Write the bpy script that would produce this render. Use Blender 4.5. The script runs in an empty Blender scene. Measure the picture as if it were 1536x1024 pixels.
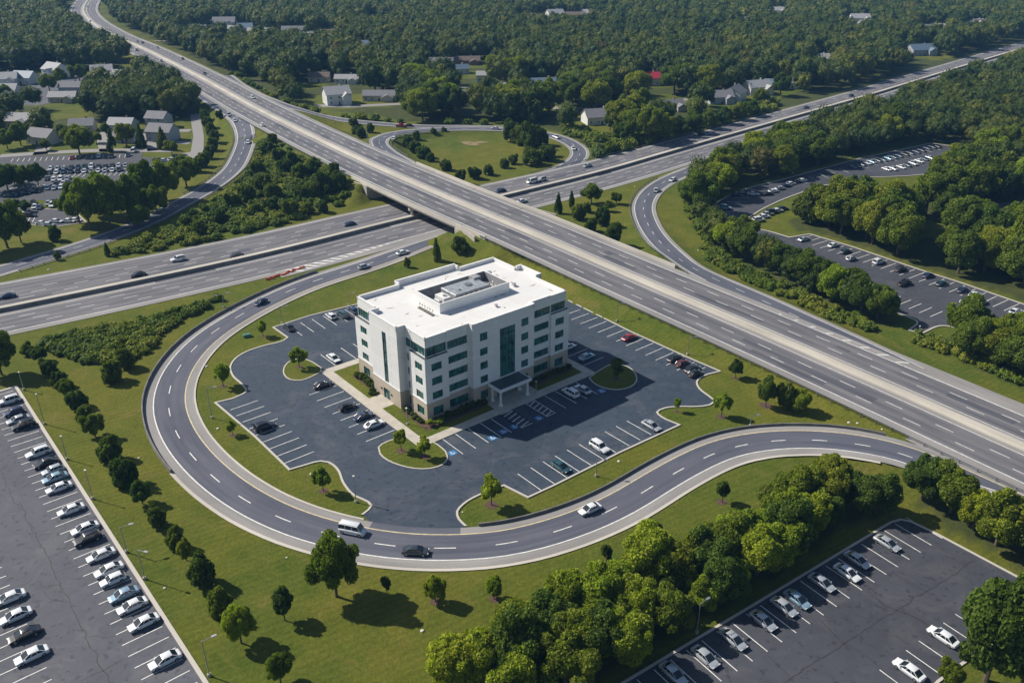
import bpy, bmesh, math, random
import numpy as np
from mathutils import Vector, Matrix
from mathutils.geometry import tessellate_polygon
R = math.radians
random.seed(7); rng = np.random.default_rng(7)
scene = bpy.context.scene
col = scene.collection

# ------------------------------------------------------------------ camera, sky, sun, exposure
F_PX, HORIZON_Y, CAM_H = 1280.0, -128.0, 103.0      # focal length and horizon in 1536 px image units
PITCH = math.atan((512 - HORIZON_Y) / F_PX)
cam = bpy.data.cameras.new("camera"); cam_o = bpy.data.objects.new("camera", cam); col.objects.link(cam_o)
cam.sensor_width = 36; cam.lens = 36 * F_PX / 1536; cam.clip_start = 1; cam.clip_end = 9000
cam_o.location = (0, 0, CAM_H); cam_o.rotation_euler = (R(90) - PITCH, 0, 0)
scene.camera = cam_o
SUN_EL, SHADOW_AZ = R(41), R(-21.5)                  # shadows fall towards SHADOW_AZ on the ground
sd = Vector((-math.cos(SHADOW_AZ) * math.cos(SUN_EL), -math.sin(SHADOW_AZ) * math.cos(SUN_EL), math.sin(SUN_EL)))
world = bpy.data.worlds.new("World"); scene.world = world; world.use_nodes = True
wn = world.node_tree; bgn = wn.nodes["Background"]
sky = wn.nodes.new("ShaderNodeTexSky"); sky.sky_type = 'NISHITA'; sky.sun_disc = False
sky.sun_elevation = SUN_EL; sky.sun_rotation = math.atan2(sd.x, sd.y); sky.altitude = 100
wn.links.new(sky.outputs[0], bgn.inputs[0]); bgn.inputs[1].default_value = 0.076
sun = bpy.data.lights.new("sun", 'SUN'); sun.energy = 4.9; sun.angle = R(0.5); sun.color = (1, 0.93, 0.82)
sun_o = bpy.data.objects.new("sun", sun); col.objects.link(sun_o)
sun_o.rotation_euler = (-sd).to_track_quat('-Z', 'Y').to_euler(); sun_o.location = (-200, 100, 200)
scene.view_settings.view_transform = 'Standard'; scene.view_settings.look = 'None'
scene.view_settings.exposure = 0.32; scene.view_settings.gamma = 1

# ------------------------------------------------------------------ helpers
def at(x, y, z=0.0):
    """point of the real ground (height z) seen at photograph pixel x, y"""
    d = (x - 768, F_PX * math.cos(PITCH) - (y - 512) * math.sin(PITCH), -F_PX * math.sin(PITCH) - (y - 512) * math.cos(PITCH))
    t = (z - CAM_H) / d[2]
    return np.array([d[0] * t, d[1] * t, z])
def seen(X, Y, Z):
    Z = Z - CAM_H
    dep = Y * math.cos(PITCH) - Z * math.sin(PITCH); up = Y * math.sin(PITCH) + Z * math.cos(PITCH)
    return 768 + F_PX * X / dep, 512 - F_PX * up / dep, dep

MATS = {}
def nt(name):
    m = bpy.data.materials.new(name); m.use_nodes = True; t = m.node_tree
    b = t.nodes["Principled BSDF"]; MATS[name] = m
    return m, t, b
def N(t, typ, **kw):
    n = t.nodes.new(typ)
    for k, v in kw.items():
        if k in n.inputs: n.inputs[k].default_value = v
        else: setattr(n, k, v)
    return n
def ramp(t, fac, stops):
    r = t.nodes.new("ShaderNodeValToRGB"); e = r.color_ramp.elements
    while len(e) < len(stops): e.new(0.5)
    for i, (p, c) in enumerate(stops): e[i].position = p; e[i].color = (*c, 1)
    t.links.new(fac, r.inputs[0]); return r.outputs[0]
def mix(t, fac, a, b, mode='MIX'):
    m = t.nodes.new("ShaderNodeMix"); m.data_type = 'RGBA'; m.blend_type = mode
    for sock, v in ((m.inputs[0], fac), (m.inputs[6], a), (m.inputs[7], b)):
        if hasattr(v, 'is_linked') or isinstance(v, bpy.types.NodeSocket): t.links.new(v, sock)
        elif isinstance(v, tuple): sock.default_value = (*v, 1)
        else: sock.default_value = v
    return m.outputs[2]
def noise(t, vec, scale, detail=4, rough=.6, dist=0):
    n = N(t, "ShaderNodeTexNoise", Scale=scale, Detail=detail, Roughness=rough, Distortion=dist)
    if vec: t.links.new(vec, n.inputs["Vector"])
    return n.outputs["Fac"]
def mapping(t, src, scale=(1, 1, 1), rot=(0, 0, 0)):
    m = t.nodes.new("ShaderNodeMapping"); m.inputs["Scale"].default_value = scale; m.inputs["Rotation"].default_value = rot
    t.links.new(src, m.inputs[0]); return m.outputs[0]
def geo(t): return t.nodes.new("ShaderNodeNewGeometry").outputs["Position"]
def bump(t, b, h, strength=.3, dist=.1):
    n = N(t, "ShaderNodeBump", Strength=strength, Distance=dist); t.links.new(h, n.inputs["Height"]); t.links.new(n.outputs[0], b.inputs["Normal"])
def plain(name, c, rough=.6, metal=0.0, var=.25, scale=1.5, spec=.5):
    m, t, b = nt(name); g = geo(t)
    n = noise(t, g, scale, 5)
    t.links.new(ramp(t, n, [(.3, tuple(v * (1 - var) for v in c)), (.7, tuple(min(1, v * (1 + var)) for v in c))]), b.inputs["Base Color"])
    b.inputs["Roughness"].default_value = rough; b.inputs["Metallic"].default_value = metal; b.inputs["Specular IOR Level"].default_value = spec
    return m

# asphalt of the highways: worn lanes run along the road (UV = metres along, metres across)
def road_mat(name, dark, light, lane=3.4, shift=0.0, streak=1.0):
    m, t, b = nt(name); uv = t.nodes.new("ShaderNodeUVMap").outputs[0]; g = geo(t)
    n1 = noise(t, mapping(t, uv, (.010, 1.1, 1)), 1.0, 6, .65)
    n2 = noise(t, mapping(t, uv, (.05, .25, 1)), 1.0, 4, .6)
    n3 = noise(t, g, 6, 6, .8)
    sx = t.nodes.new("ShaderNodeSeparateXYZ"); t.links.new(uv, sx.inputs[0])
    w = N(t, "ShaderNodeMath", operation='MULTIPLY_ADD'); t.links.new(sx.outputs[1], w.inputs[0]); w.inputs[1].default_value = 2 * math.pi / lane; w.inputs[2].default_value = shift
    c = N(t, "ShaderNodeMath", operation='COSINE'); t.links.new(w.outputs[0], c.inputs[0])
    a = N(t, "ShaderNodeMath", operation='MULTIPLY_ADD'); t.links.new(c.outputs[0], a.inputs[0]); a.inputs[1].default_value = .07 * streak; t.links.new(n1, a.inputs[2])
    base = ramp(t, a.outputs[0], [(.3, dark), (.72, light)])
    x = mix(t, .5, base, ramp(t, n2, [(.3, tuple(v * .75 for v in dark)), (.7, light)]))
    x = mix(t, .35, x, ramp(t, n3, [(.2, (0, 0, 0)), (.8, (.9, .9, .9))]), 'SOFT_LIGHT')
    t.links.new(x, b.inputs["Base Color"]); b.inputs["Roughness"].default_value = .85; b.inputs["Specular IOR Level"].default_value = .3
    bump(t, b, n3, .3, .02); return m
road_mat("highway_asphalt", (.082, .085, .105), (.208, .200, .206), 3.4, 0.0, 1.6)
road_mat("ramp_asphalt", (.066, .074, .104), (.130, .136, .165), 3.65, 1.6)
road_mat("patch_asphalt", (.066, .070, .090), (.125, .125, .142))
road_mat("shoulder_asphalt", (.20, .195, .195), (.33, .315, .30), 9, 0, .3)
road_mat("concrete_strip", (.34, .32, .28), (.56, .52, .455), 9, 0, .3)
road_mat("light_kerb", (.42, .39, .34), (.60, .56, .50), 9, 0, .3)

def lot_mat(name, dark, light, tone):
    m, t, b = nt(name); g = geo(t)
    big = noise(t, g, .035, 4, .6, .8); mid = noise(t, g, .35, 6, .7, .4); fine = noise(t, g, 9, 5, .8)
    x = mix(t, .6, ramp(t, big, [(.34, dark), (.66, light)]), ramp(t, mid, [(.3, dark), (.75, light)]))
    x = mix(t, ramp(t, noise(t, g, .09, 5, .7, 1.5), [(.50, (0, 0, 0)), (.70, (.55, .55, .55))]), x, tone)
    v = N(t, "ShaderNodeTexVoronoi", feature='DISTANCE_TO_EDGE', Scale=.085)
    wv = mix(t, .06, g, N(t, "ShaderNodeTexNoise", Scale=.3, Detail=5).outputs["Color"], 'LINEAR_LIGHT') if False else None
    nz = t.nodes.new("ShaderNodeTexNoise"); nz.inputs["Scale"].default_value = .22; nz.inputs["Detail"].default_value = 5; t.links.new(g, nz.inputs["Vector"])
    va = t.nodes.new("ShaderNodeVectorMath"); va.operation = 'MULTIPLY_ADD'; t.links.new(nz.outputs["Color"], va.inputs[0]); va.inputs[1].default_value = (9, 9, 9); t.links.new(g, va.inputs[2])
    t.links.new(va.outputs[0], v.inputs["Vector"])
    crack = ramp(t, v.outputs["Distance"], [(.0, (1, 1, 1)), (.008, (0, 0, 0))])
    gate = ramp(t, noise(t, g, .06, 3), [(.5, (0, 0, 0)), (.6, (.8, .8, .8))])
    x = mix(t, mix(t, 1.0, crack, gate, 'MULTIPLY'), x, (.028, .027, .026))
    x = mix(t, ramp(t, noise(t, g, .75, 4, .5), [(.585, (0, 0, 0)), (.66, (.6, .6, .6))]), x, tuple(v * .55 for v in dark))
    x = mix(t, .3, x, ramp(t, fine, [(.2, (0, 0, 0)), (.8, (.95, .95, .95))]), 'SOFT_LIGHT')
    t.links.new(x, b.inputs["Base Color"]); b.inputs["Roughness"].default_value = .8; b.inputs["Specular IOR Level"].default_value = .35
    bump(t, b, fine, .3, .02); return m
lot_mat("lot_asphalt_blue", (.024, .038, .060), (.050, .068, .096), (.102, .106, .122))
lot_mat("lot_asphalt_grey", (.062, .066, .082), (.104, .107, .127), (.138, .136, .146))
lot_mat("lot_asphalt_dark", (.040, .044, .055), (.070, .074, .090), (.100, .099, .106))

def grass_mat(name, wood=True):
    m, t, b = nt(name); g = geo(t)
    n1 = noise(t, g, .018, 5, .6, .5); n2 = noise(t, g, .16, 6, .7, .3); n3 = noise(t, g, 1.6, 6, .8); n4 = noise(t, g, .05, 6, .75, 2.0)
    x = mix(t, .5, ramp(t, n1, [(.38, (.058, .104, .010)), (.60, (.140, .142, .016))]), ramp(t, n2, [(.3, (.048, .076, .009)), (.70, (.155, .148, .026))]))
    x = mix(t, ramp(t, n4, [(.54, (0, 0, 0)), (.70, (.62, .62, .62))]), x, (.175, .140, .040))
    w = N(t, "ShaderNodeTexWave", Scale=.22, Distortion=3.5, Detail=4); w.wave_profile = 'SIN'; w.bands_direction = 'X'
    w.inputs["Detail Scale"].default_value = .4
    t.links.new(mapping(t, g, (1, 1, 1), (0, 0, R(58))), w.inputs["Vector"])
    x = mix(t, .12, x, ramp(t, w.outputs["Fac"], [(.3, (.30, .30, .30)), (.7, (.75, .75, .75))]), 'SOFT_LIGHT')
    x = mix(t, .55, x, ramp(t, n3, [(.25, (.05, .05, .05)), (.8, (.9, .9, .9))]), 'SOFT_LIGHT')
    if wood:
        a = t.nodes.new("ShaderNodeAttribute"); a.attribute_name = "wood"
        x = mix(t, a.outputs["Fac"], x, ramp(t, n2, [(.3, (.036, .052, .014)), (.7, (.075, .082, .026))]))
    t.links.new(x, b.inputs["Base Color"]); b.inputs["Roughness"].default_value = .95; b.inputs["Specular IOR Level"].default_value = .12
    bump(t, b, n3, .9, .25); return m
grass_mat("grass"); grass_mat("island_grass", False)

def leaf_mat(name, stops, src='random', gain=1.0):
    m, t, b = nt(name); g = geo(t)
    a = t.nodes.new("ShaderNodeAttribute"); a.attribute_name = "leafrnd"
    if src == 'random': tint = t.nodes.new("ShaderNodeObjectInfo").outputs["Random"]
    else:
        ta = t.nodes.new("ShaderNodeAttribute"); ta.attribute_name = "tint"; tint = ta.outputs["Fac"]
    c = ramp(t, tint, stops)
    lo_, hi_ = (.72, 1.9) if src == 'random' or name == 'shrub_leaves' else (1.0, 1.5); dark = mix(t, 1.0, c, (lo_ * 1.04, lo_ * 1.02, lo_ * .85), 'MULTIPLY'); lite = mix(t, 1.0, c, (hi_ * 1.02, hi_ * .96, hi_ * .72), 'MULTIPLY')
    x = mix(t, a.outputs["Fac"], dark, lite)
    t.links.new(x, b.inputs["Base Color"]); b.inputs["Roughness"].default_value = .62; b.inputs["Specular IOR Level"].default_value = .18
    tr = t.nodes.new("ShaderNodeBsdfTranslucent"); t.links.new(mix(t, 1.0, x, (1.0, 1.25, .5), 'MULTIPLY'), tr.inputs[0])
    ms = t.nodes.new("ShaderNodeMixShader"); ms.inputs[0].default_value = .40 if src == 'random' else .28
    t.links.new(b.outputs[0], ms.inputs[1]); t.links.new(tr.outputs[0], ms.inputs[2])
    t.links.new(ms.outputs[0], t.nodes["Material Output"].inputs[0]); return m
FOREST = [(0, (.036, .064, .020)), (.3, (.052, .080, .018)), (.6, (.070, .096, .018)), (.88, (.094, .114, .020)), (.97, (.122, .134, .024)), (1, (.096, .078, .032))]
leaf_mat("forest_leaves", FOREST, 'tint')
leaf_mat("broad_leaves", [(0, (.058, .098, .018)), (.4, (.088, .126, .018)), (.75, (.125, .160, .018)), (1, (.165, .182, .020))])
leaf_mat("bright_leaves", [(0, (.145, .205, .020)), (1, (.22, .25, .022))])
leaf_mat("dark_leaves", [(0, (.052, .086, .022)), (.6, (.078, .108, .022)), (1, (.105, .130, .022))])
leaf_mat("shrub_leaves", [(0, (.060, .100, .022)), (.5, (.105, .150, .022)), (1, (.17, .19, .028))], 'tint')
plain("bark", (.10, .078, .058), .9)
plain("earth", (.20, .15, .07), .95, var=.4, scale=.5)
plain("mulch", (.085, .050, .034), .95, var=.5, scale=4)
plain("white_paint", (.66, .65, .62), .6, var=.22, scale=1.2)
plain("yellow_paint", (.60, .50, .30), .6, var=.25, scale=1.2)
plain("blue_paint", (.03, .16, .36), .6, var=.3, scale=3)
plain("concrete", (.40, .37, .33), .85, var=.18, scale=.6)
plain("pavement_concrete", (.42, .385, .33), .85, var=.14, scale=.5)
plain("dark_concrete", (.16, .155, .145), .9, var=.3, scale=.5)
plain("steel", (.36, .37, .38), .45, .7, var=.15)
plain("rail_steel", (.20, .21, .22), .55, .5, var=.2)
plain("stone_white", (.62, .58, .54), .8)
plain("crack_sealer", (.030, .028, .027), .7, var=.2)
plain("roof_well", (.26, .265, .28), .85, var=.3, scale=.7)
plain("duct_metal", (.42, .44, .45), .45, .5, var=.3, scale=1)
plain("rust", (.20, .12, .07), .85, var=.5, scale=3)
plain("orange_plastic", (.55, .10, .03), .7, var=.4, scale=2)
plain("green_box", (.05, .17, .13), .6)
plain("tyre", (.015, .015, .016), .85, var=.1)
plain("rim", (.35, .35, .36), .35, .7)
plain("lamp_glass", (.7, .7, .68), .15)
plain("tail_glass", (.30, .012, .012), .25)
plain("plastic_black", (.02, .02, .022), .5)
plain("canopy_roof", (.045, .062, .072), .6, var=.25)
m, t, b = nt("car_glass"); b.inputs["Base Color"].default_value = (.012, .018, .026, 1); b.inputs["Roughness"].default_value = .06; b.inputs["Specular IOR Level"].default_value = .8
m, t, b = nt("window_glass")
g = geo(t); v = N(t, "ShaderNodeTexVoronoi", Scale=1.0); t.links.new(mapping(t, g, (1.1, 1.1, .7)), v.inputs["Vector"])
sx = t.nodes.new("ShaderNodeSeparateColor"); t.links.new(v.outputs["Color"], sx.inputs[0])
t.links.new(ramp(t, sx.outputs[0], [(0, (.010, .055, .055)), (.5, (.018, .115, .10)), (1, (.05, .20, .17))]), b.inputs["Base Color"])
b.inputs["Roughness"].default_value = .08; b.inputs["Specular IOR Level"].default_value = .9
m, t, b = nt("window_frame"); b.inputs["Base Color"].default_value = (.05, .065, .07, 1); b.inputs["Roughness"].default_value = .4
m, t, b = nt("roof_white"); g = geo(t)
br = N(t, "ShaderNodeTexBrick", Scale=1.0); br.inputs["Brick Width"].default_value = 9.0; br.inputs["Row Height"].default_value = 2.1; br.inputs["Mortar Size"].default_value = .03; br.inputs["Color1"].default_value = (.66, .655, .64, 1); br.inputs["Color2"].default_value = (.62, .62, .61, 1); br.inputs["Mortar"].default_value = (.55, .55, .54, 1)
t.links.new(mapping(t, g, (1, 1, 1), (0, 0, -R(39.5))), br.inputs["Vector"])
x = mix(t, ramp(t, noise(t, g, .16, 6, .7, 1.0), [(.5, (0, 0, 0)), (.72, (.5, .5, .5))]), br.outputs["Color"], (.56, .53, .48)); x = mix(t, ramp(t, noise(t, g, 1.3, 6, .8), [(.6, (0, 0, 0)), (.75, (.25, .25, .25))]), x, (.45, .42, .36))
t.links.new(x, b.inputs["Base Color"]); b.inputs["Roughness"].default_value = .75
# white precast panels with fine joints, and pale stone with courses
def panel_mat(name, c, course, jointdark, length):
    m, t, b = nt(name); g = geo(t)
    sx = t.nodes.new("ShaderNodeSeparateXYZ"); t.links.new(g, sx.inputs[0])
    a = N(t, "ShaderNodeMath", operation='ADD'); t.links.new(sx.outputs[0], a.inputs[0]); t.links.new(sx.outputs[1], a.inputs[1])
    cx = t.nodes.new("ShaderNodeCombineXYZ"); t.links.new(a.outputs[0], cx.inputs[0]); t.links.new(sx.outputs[2], cx.inputs[1])
    br = N(t, "ShaderNodeTexBrick", Scale=1.0); br.inputs["Brick Width"].default_value = length; br.inputs["Row Height"].default_value = course
    br.inputs["Mortar Size"].default_value = .018; br.inputs["Color1"].default_value = (*c, 1); br.inputs["Color2"].default_value = (*tuple(v * .93 for v in c), 1)
    br.inputs["Mortar"].default_value = (*tuple(v * jointdark for v in c), 1)
    t.links.new(cx.outputs[0], br.inputs["Vector"])
    x = mix(t, .22, br.outputs["Color"], ramp(t, noise(t, g, .9, 6, .75), [(.3, (.3, .3, .3)), (.7, (.75, .75, .75))]), 'SOFT_LIGHT')
    x = mix(t, ramp(t, noise(t, mapping(t, g, (1.2, 1.2, .12)), 1, 5, .7), [(.56, (0, 0, 0)), (.8, (.16, .16, .16))]), x, (.45, .40, .34))
    t.links.new(x, b.inputs["Base Color"]); b.inputs["Roughness"].default_value = .8
    return m
panel_mat("white_panel", (.75, .745, .735), 1.2, .76, 2.4)
panel_mat("pale_stone", (.47, .40, .32), .32, .80, .9)

CAR_COLOURS = {'white': (.68, .70, .72), 'silver': (.46, .49, .52), 'black': (.012, .013, .016), 'navy': (.016, .035, .09), 'red': (.30, .012, .016),
               'dark grey': (.055, .062, .072), 'pale blue': (.28, .42, .52), 'dark teal': (.02, .07, .09), 'maroon': (.10, .014, .016)}
for k, c in CAR_COLOURS.items():
    m, t, b = nt("paint " + k); b.inputs["Base Color"].default_value = (*c, 1); b.inputs["Roughness"].default_value = .28
    b.inputs["Metallic"].default_value = .35 if k in ('silver', 'dark grey', 'pale blue') else 0; b.inputs["Coat Weight"].default_value = .7; b.inputs["Coat Roughness"].default_value = .06
M = MATS

class MB:
    def __init__(s): s.v = []; s.f = []; s.m = []; s.uv = []
    def face(s, pts, mi=0, uv=None):
        n = len(s.v); s.v += [tuple(p) for p in pts]; s.f.append(tuple(range(n, n + len(pts)))); s.m.append(mi)
        s.uv += list(uv) if uv else [(0, 0)] * len(pts)
    def box(s, lo, hi, mi=0, M4=None, taper=0.0):
        x0, y0, z0 = lo; x1, y1, z1 = hi; tx = taper * (x1 - x0) / 2; ty = taper * (y1 - y0) / 2
        P = [(x0, y0, z0), (x1, y0, z0), (x1, y1, z0), (x0, y1, z0), (x0 + tx, y0 + ty, z1), (x1 - tx, y0 + ty, z1), (x1 - tx, y1 - ty, z1), (x0 + tx, y1 - ty, z1)]
        if M4 is not None: P = [tuple(M4 @ Vector(p)) for p in P]
        for q in ((0, 3, 2, 1), (4, 5, 6, 7), (0, 1, 5, 4), (1, 2, 6, 5), (2, 3, 7, 6), (3, 0, 4, 7)): s.face([P[i] for i in q], mi)
    def tube(s, a, b, r0, r1=None, n=8, mi=0, cap=True):
        a = Vector(a); b = Vector(b); r1 = r0 if r1 is None else r1; d = (b - a).normalized()
        u = d.orthogonal().normalized(); w = d.cross(u)
        A = [a + (u * math.cos(k * 2 * math.pi / n) + w * math.sin(k * 2 * math.pi / n)) * r0 for k in range(n)]
        B = [b + (u * math.cos(k * 2 * math.pi / n) + w * math.sin(k * 2 * math.pi / n)) * r1 for k in range(n)]
        for k in range(n): s.face([A[k], A[(k + 1) % n], B[(k + 1) % n], B[k]], mi)
        if cap: s.face(B, mi); s.face(A[::-1], mi)
    def build(s, name, mats, parent=None, smooth=False, weld=False):
        me = bpy.data.meshes.new(name); me.from_pydata([tuple(map(float, p)) for p in s.v], [], s.f)
        if not isinstance(mats, (list, tuple)): mats = [mats]
        for q in mats: me.materials.append(q)
        me.polygons.foreach_set("material_index", s.m)
        uvl = me.uv_layers.new(name="UVMap"); uvl.data.foreach_set("uv", np.array(s.uv, dtype=np.float32).ravel())
        if weld:
            bm = bmesh.new(); bm.from_mesh(me); bmesh.ops.remove_doubles(bm, verts=bm.verts, dist=.002); bm.to_mesh(me); bm.free()
        if smooth: me.polygons.foreach_set("use_smooth", [True] * len(me.polygons))
        me.update(); o = bpy.data.objects.new(name, me); col.objects.link(o)
        if parent is not None: o.parent = parent
        return o
def tag(o, label=None, cat=None, group=None, kind=None):
    if label: o['label'] = label
    if cat: o['category'] = cat
    if group: o['group'] = group
    if kind: o['kind'] = kind
    return o
def empty(name, loc=(0, 0, 0), rz=0.0):
    o = bpy.data.objects.new(name, None); col.objects.link(o); o.location = tuple(float(v) for v in loc); o.rotation_euler = (0, 0, rz); o.empty_display_size = .5
    return o
def copy_tree(o, parent=None):
    c = o.copy(); col.objects.link(c)
    if parent is not None: c.parent = parent
    for ch in list(o.children): copy_tree(ch, c)
    return c
def poly_sheet(mb, pts, z, mi=0):
    tri = tessellate_polygon([[Vector((p[0], p[1], 0)) for p in pts]])
    for a, b_, c in tri:
        q = [pts[a], pts[b_], pts[c]]
        ar = (q[1][0] - q[0][0]) * (q[2][1] - q[0][1]) - (q[2][0] - q[0][0]) * (q[1][1] - q[0][1])
        if ar < 0: q = q[::-1]
        mb.face([(p[0], p[1], z) for p in q], mi)
def catmull(P, step, closed=False):
    P = np.asarray(P, float); n = len(P); out = []
    if not closed: Q = np.vstack([2 * P[0] - P[1], P, 2 * P[-1] - P[-2]])
    else: Q = np.vstack([P[-1], P, P[0], P[1]])
    segs = n if closed else n - 1
    for i in range(segs):
        p0, p1, p2, p3 = Q[i:i + 4]; k = max(1, int(np.linalg.norm(p2[:2] - p1[:2]) / step))
        # centripetal-like tangents scaled by chord length keep uneven spacing smooth
        d0, d1, d2 = (max(np.linalg.norm(b - a), 1e-6) for a, b in ((p0, p1), (p1, p2), (p2, p3)))
        m1 = ((p1 - p0) / d0 * d1 + (p2 - p1) / d1 * d0) / (d0 + d1) * d1; m2 = ((p2 - p1) / d1 * d2 + (p3 - p2) / d2 * d1) / (d1 + d2) * d1
        for j in range(k):
            t = j / k; out.append((2 * t**3 - 3 * t**2 + 1) * p1 + (t**3 - 2 * t**2 + t) * m1 + (-2 * t**3 + 3 * t**2) * p2 + (t**3 - t**2) * m2)
    if not closed: out.append(P[-1])
    return np.array(out)
def inside(poly, X, Y):
    poly = np.asarray(poly); X = np.asarray(X, float); Y = np.asarray(Y, float); r = np.zeros(X.shape, bool); j = len(poly) - 1
    for i in range(len(poly)):
        xi, yi = poly[i][:2]; xj, yj = poly[j][:2]
        if yi != yj: r ^= ((yi > Y) != (yj > Y)) & (X < (xj - xi) * (Y - yi) / (yj - yi) + xi)
        j = i
    return r
def polydist(poly, X, Y):
    d = np.full(X.shape, 1e9); n = len(poly)
    for i in range(n):
        a = np.array(poly[i][:2], float); b = np.array(poly[(i + 1) % n][:2], float); e = b - a; L = max(e @ e, 1e-9)
        t = np.clip(((X - a[0]) * e[0] + (Y - a[1]) * e[1]) / L, 0, 1)
        d = np.minimum(d, np.hypot(X - a[0] - t * e[0], Y - a[1] - t * e[1]))
    return np.where(inside(poly, X, Y), 0, d)

# ------------------------------------------------------------------ roads
class Road:
    def __init__(s, pix, lo, hi, step=4.0, smooth=0):
        W = np.array([at(x, y, z) for x, y, z in pix]); P = catmull(W, step)
        for _ in range(smooth): P[1:-1] = .25 * P[:-2] + .5 * P[1:-1] + .25 * P[2:]
        s.P = P; T = np.gradient(P[:, :2], axis=0); T /= np.linalg.norm(T, axis=1)[:, None]
        s.T = T; s.N = np.stack([-T[:, 1], T[:, 0]], 1)
        s.s = np.concatenate([[0], np.cumsum(np.linalg.norm(np.diff(P[:, :2], axis=0), axis=1))]); s.L = s.s[-1]
        kn = np.concatenate([[0], np.cumsum(np.linalg.norm(np.diff(W[:, :2], axis=0), axis=1))]); kn = kn / kn[-1] * s.L
        f = lambda v: np.full(len(P), float(v)) if np.isscalar(v) else np.interp(s.s, [s.sp(q[0]) for q in v], [q[1] for q in v])
        s.lo = f(lo); s.hi = f(hi); s.fix = []
    def sp(s, q):        # station nearest to a pixel (x, y, z) tuple, or a plain number
        if isinstance(q, tuple):
            w = at(*q); return float(s.s[np.argmin(np.hypot(s.P[:, 0] - w[0], s.P[:, 1] - w[1]))])
        return float(q)
    def near(s, X, Y):
        X = np.asarray(X, float).ravel(); Y = np.asarray(Y, float).ravel(); n = len(X)
        idx = np.empty(n, int)
        for a in range(0, n, 20000):
            d = (X[a:a + 20000, None] - s.P[None, :, 0])**2 + (Y[a:a + 20000, None] - s.P[None, :, 1])**2; idx[a:a + 20000] = d.argmin(1)
        dx = X - s.P[idx, 0]; dy = Y - s.P[idx, 1]
        ds = dx * s.T[idx, 0] + dy * s.T[idx, 1]; off = dx * s.N[idx, 0] + dy * s.N[idx, 1]
        st = s.s[idx] + ds; ex = np.where((idx == 0) & (ds < 0), -ds, 0) + np.where((idx == len(s.P) - 1) & (ds > 0), ds, 0)
        return np.clip(st, 0, s.L), off, ex
    def zc(s, st): return np.interp(st, s.s, s.P[:, 2])
    def level(s, X, Y):
        """road surface height at plan points, blended into the roads it merges with"""
        st, off, ex = s.near(X, Y); z = s.zc(st)
        for (r, margin, fa, fb) in s.fix:
            st2, o2, e2 = r.near(X, Y); lo = np.interp(st2, r.s, r.lo); hi = np.interp(st2, r.s, r.hi)
            e = np.maximum(np.maximum(lo - o2, o2 - hi), e2); k = np.clip(e / margin, 0, 1); k = np.where((st / s.L >= fa) & (st / s.L <= fb), k * k * (3 - 2 * k), 1)
            z = (r.zc(st2) - .04) * (1 - k) + z * k
        return z
    def pt(s, st, off):
        st = np.atleast_1d(np.asarray(st, float)); off = np.broadcast_to(np.asarray(off, float), st.shape)
        x = np.interp(st, s.s, s.P[:, 0]); y = np.interp(st, s.s, s.P[:, 1]); nx = np.interp(st, s.s, s.N[:, 0]); ny = np.interp(st, s.s, s.N[:, 1])
        X = x + nx * off; Y = y + ny * off
        z = s.zc(st) if not s.fix else s.level(X, Y)
        return np.stack([X, Y, z], 1)
    def arr(s, st, v):
        return np.interp(st, s.s, v) if isinstance(v, np.ndarray) else np.full(len(st), float(v))
    def strip(s, mb, o0, o1, s0=0, s1=None, dz=0.0, mi=0, step=4.0, across=1):
        s1 = s.L if s1 is None else s1; n = max(1, int((s1 - s0) / step)); st = np.linspace(s0, s1, n + 1)
        a = s.arr(st, o0); b = s.arr(st, o1); rows = []; offs = []
        for k in range(across + 1):
            o = a + (b - a) * k / across; rows.append(s.pt(st, o)); offs.append(o)
        for k in range(across):
            A, B = rows[k], rows[k + 1]
            for i in range(n):
                q = [A[i], A[i + 1], B[i + 1], B[i]]; uv = [(st[i], offs[k][i]), (st[i + 1], offs[k][i + 1]), (st[i + 1], offs[k + 1][i + 1]), (st[i], offs[k + 1][i])]
                mb.face([(p[0], p[1], p[2] + dz) for p in (q[0], q[3], q[2], q[1])][::-1], mi, [uv[0], uv[3], uv[2], uv[1]][::-1])
    def sweep(s, mb, prof, s0, s1, mi=0, step=4.0):
        n = max(1, int((s1 - s0) / step)); st = np.linspace(s0, s1, n + 1)
        rows = [s.pt(st, o) + np.array([0, 0, dz]) for o, dz in prof]; m = len(prof)
        for i in range(n):
            for k in range(m):
                A, B = rows[k], rows[(k + 1) % m]; u = prof[k][0]
                mb.face([A[i], A[i + 1], B[i + 1], B[i]], mi, [(st[i], u), (st[i + 1], u), (st[i + 1], u + .5), (st[i], u + .5)])
        for i, rev in ((0, False), (n, True)):
            q = [r[i] for r in rows]; mb.face(q[::-1] if rev else q, mi)
    def blocked(s, st, off):
        """True where this road's paint would lie on a road it has merged with"""
        P = s.pt(st, off); r_ = np.zeros(len(P), bool)
        for (r, margin, fa, fb) in s.fix:
            st2, o2, e2 = r.near(P[:, 0], P[:, 1]); lo = np.interp(st2, r.s, r.lo); hi = np.interp(st2, r.s, r.hi)
            r_ |= (o2 > lo) & (o2 < hi) & (e2 < 1) & (st / s.L >= fa) & (st / s.L <= fb)
        return r_
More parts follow.
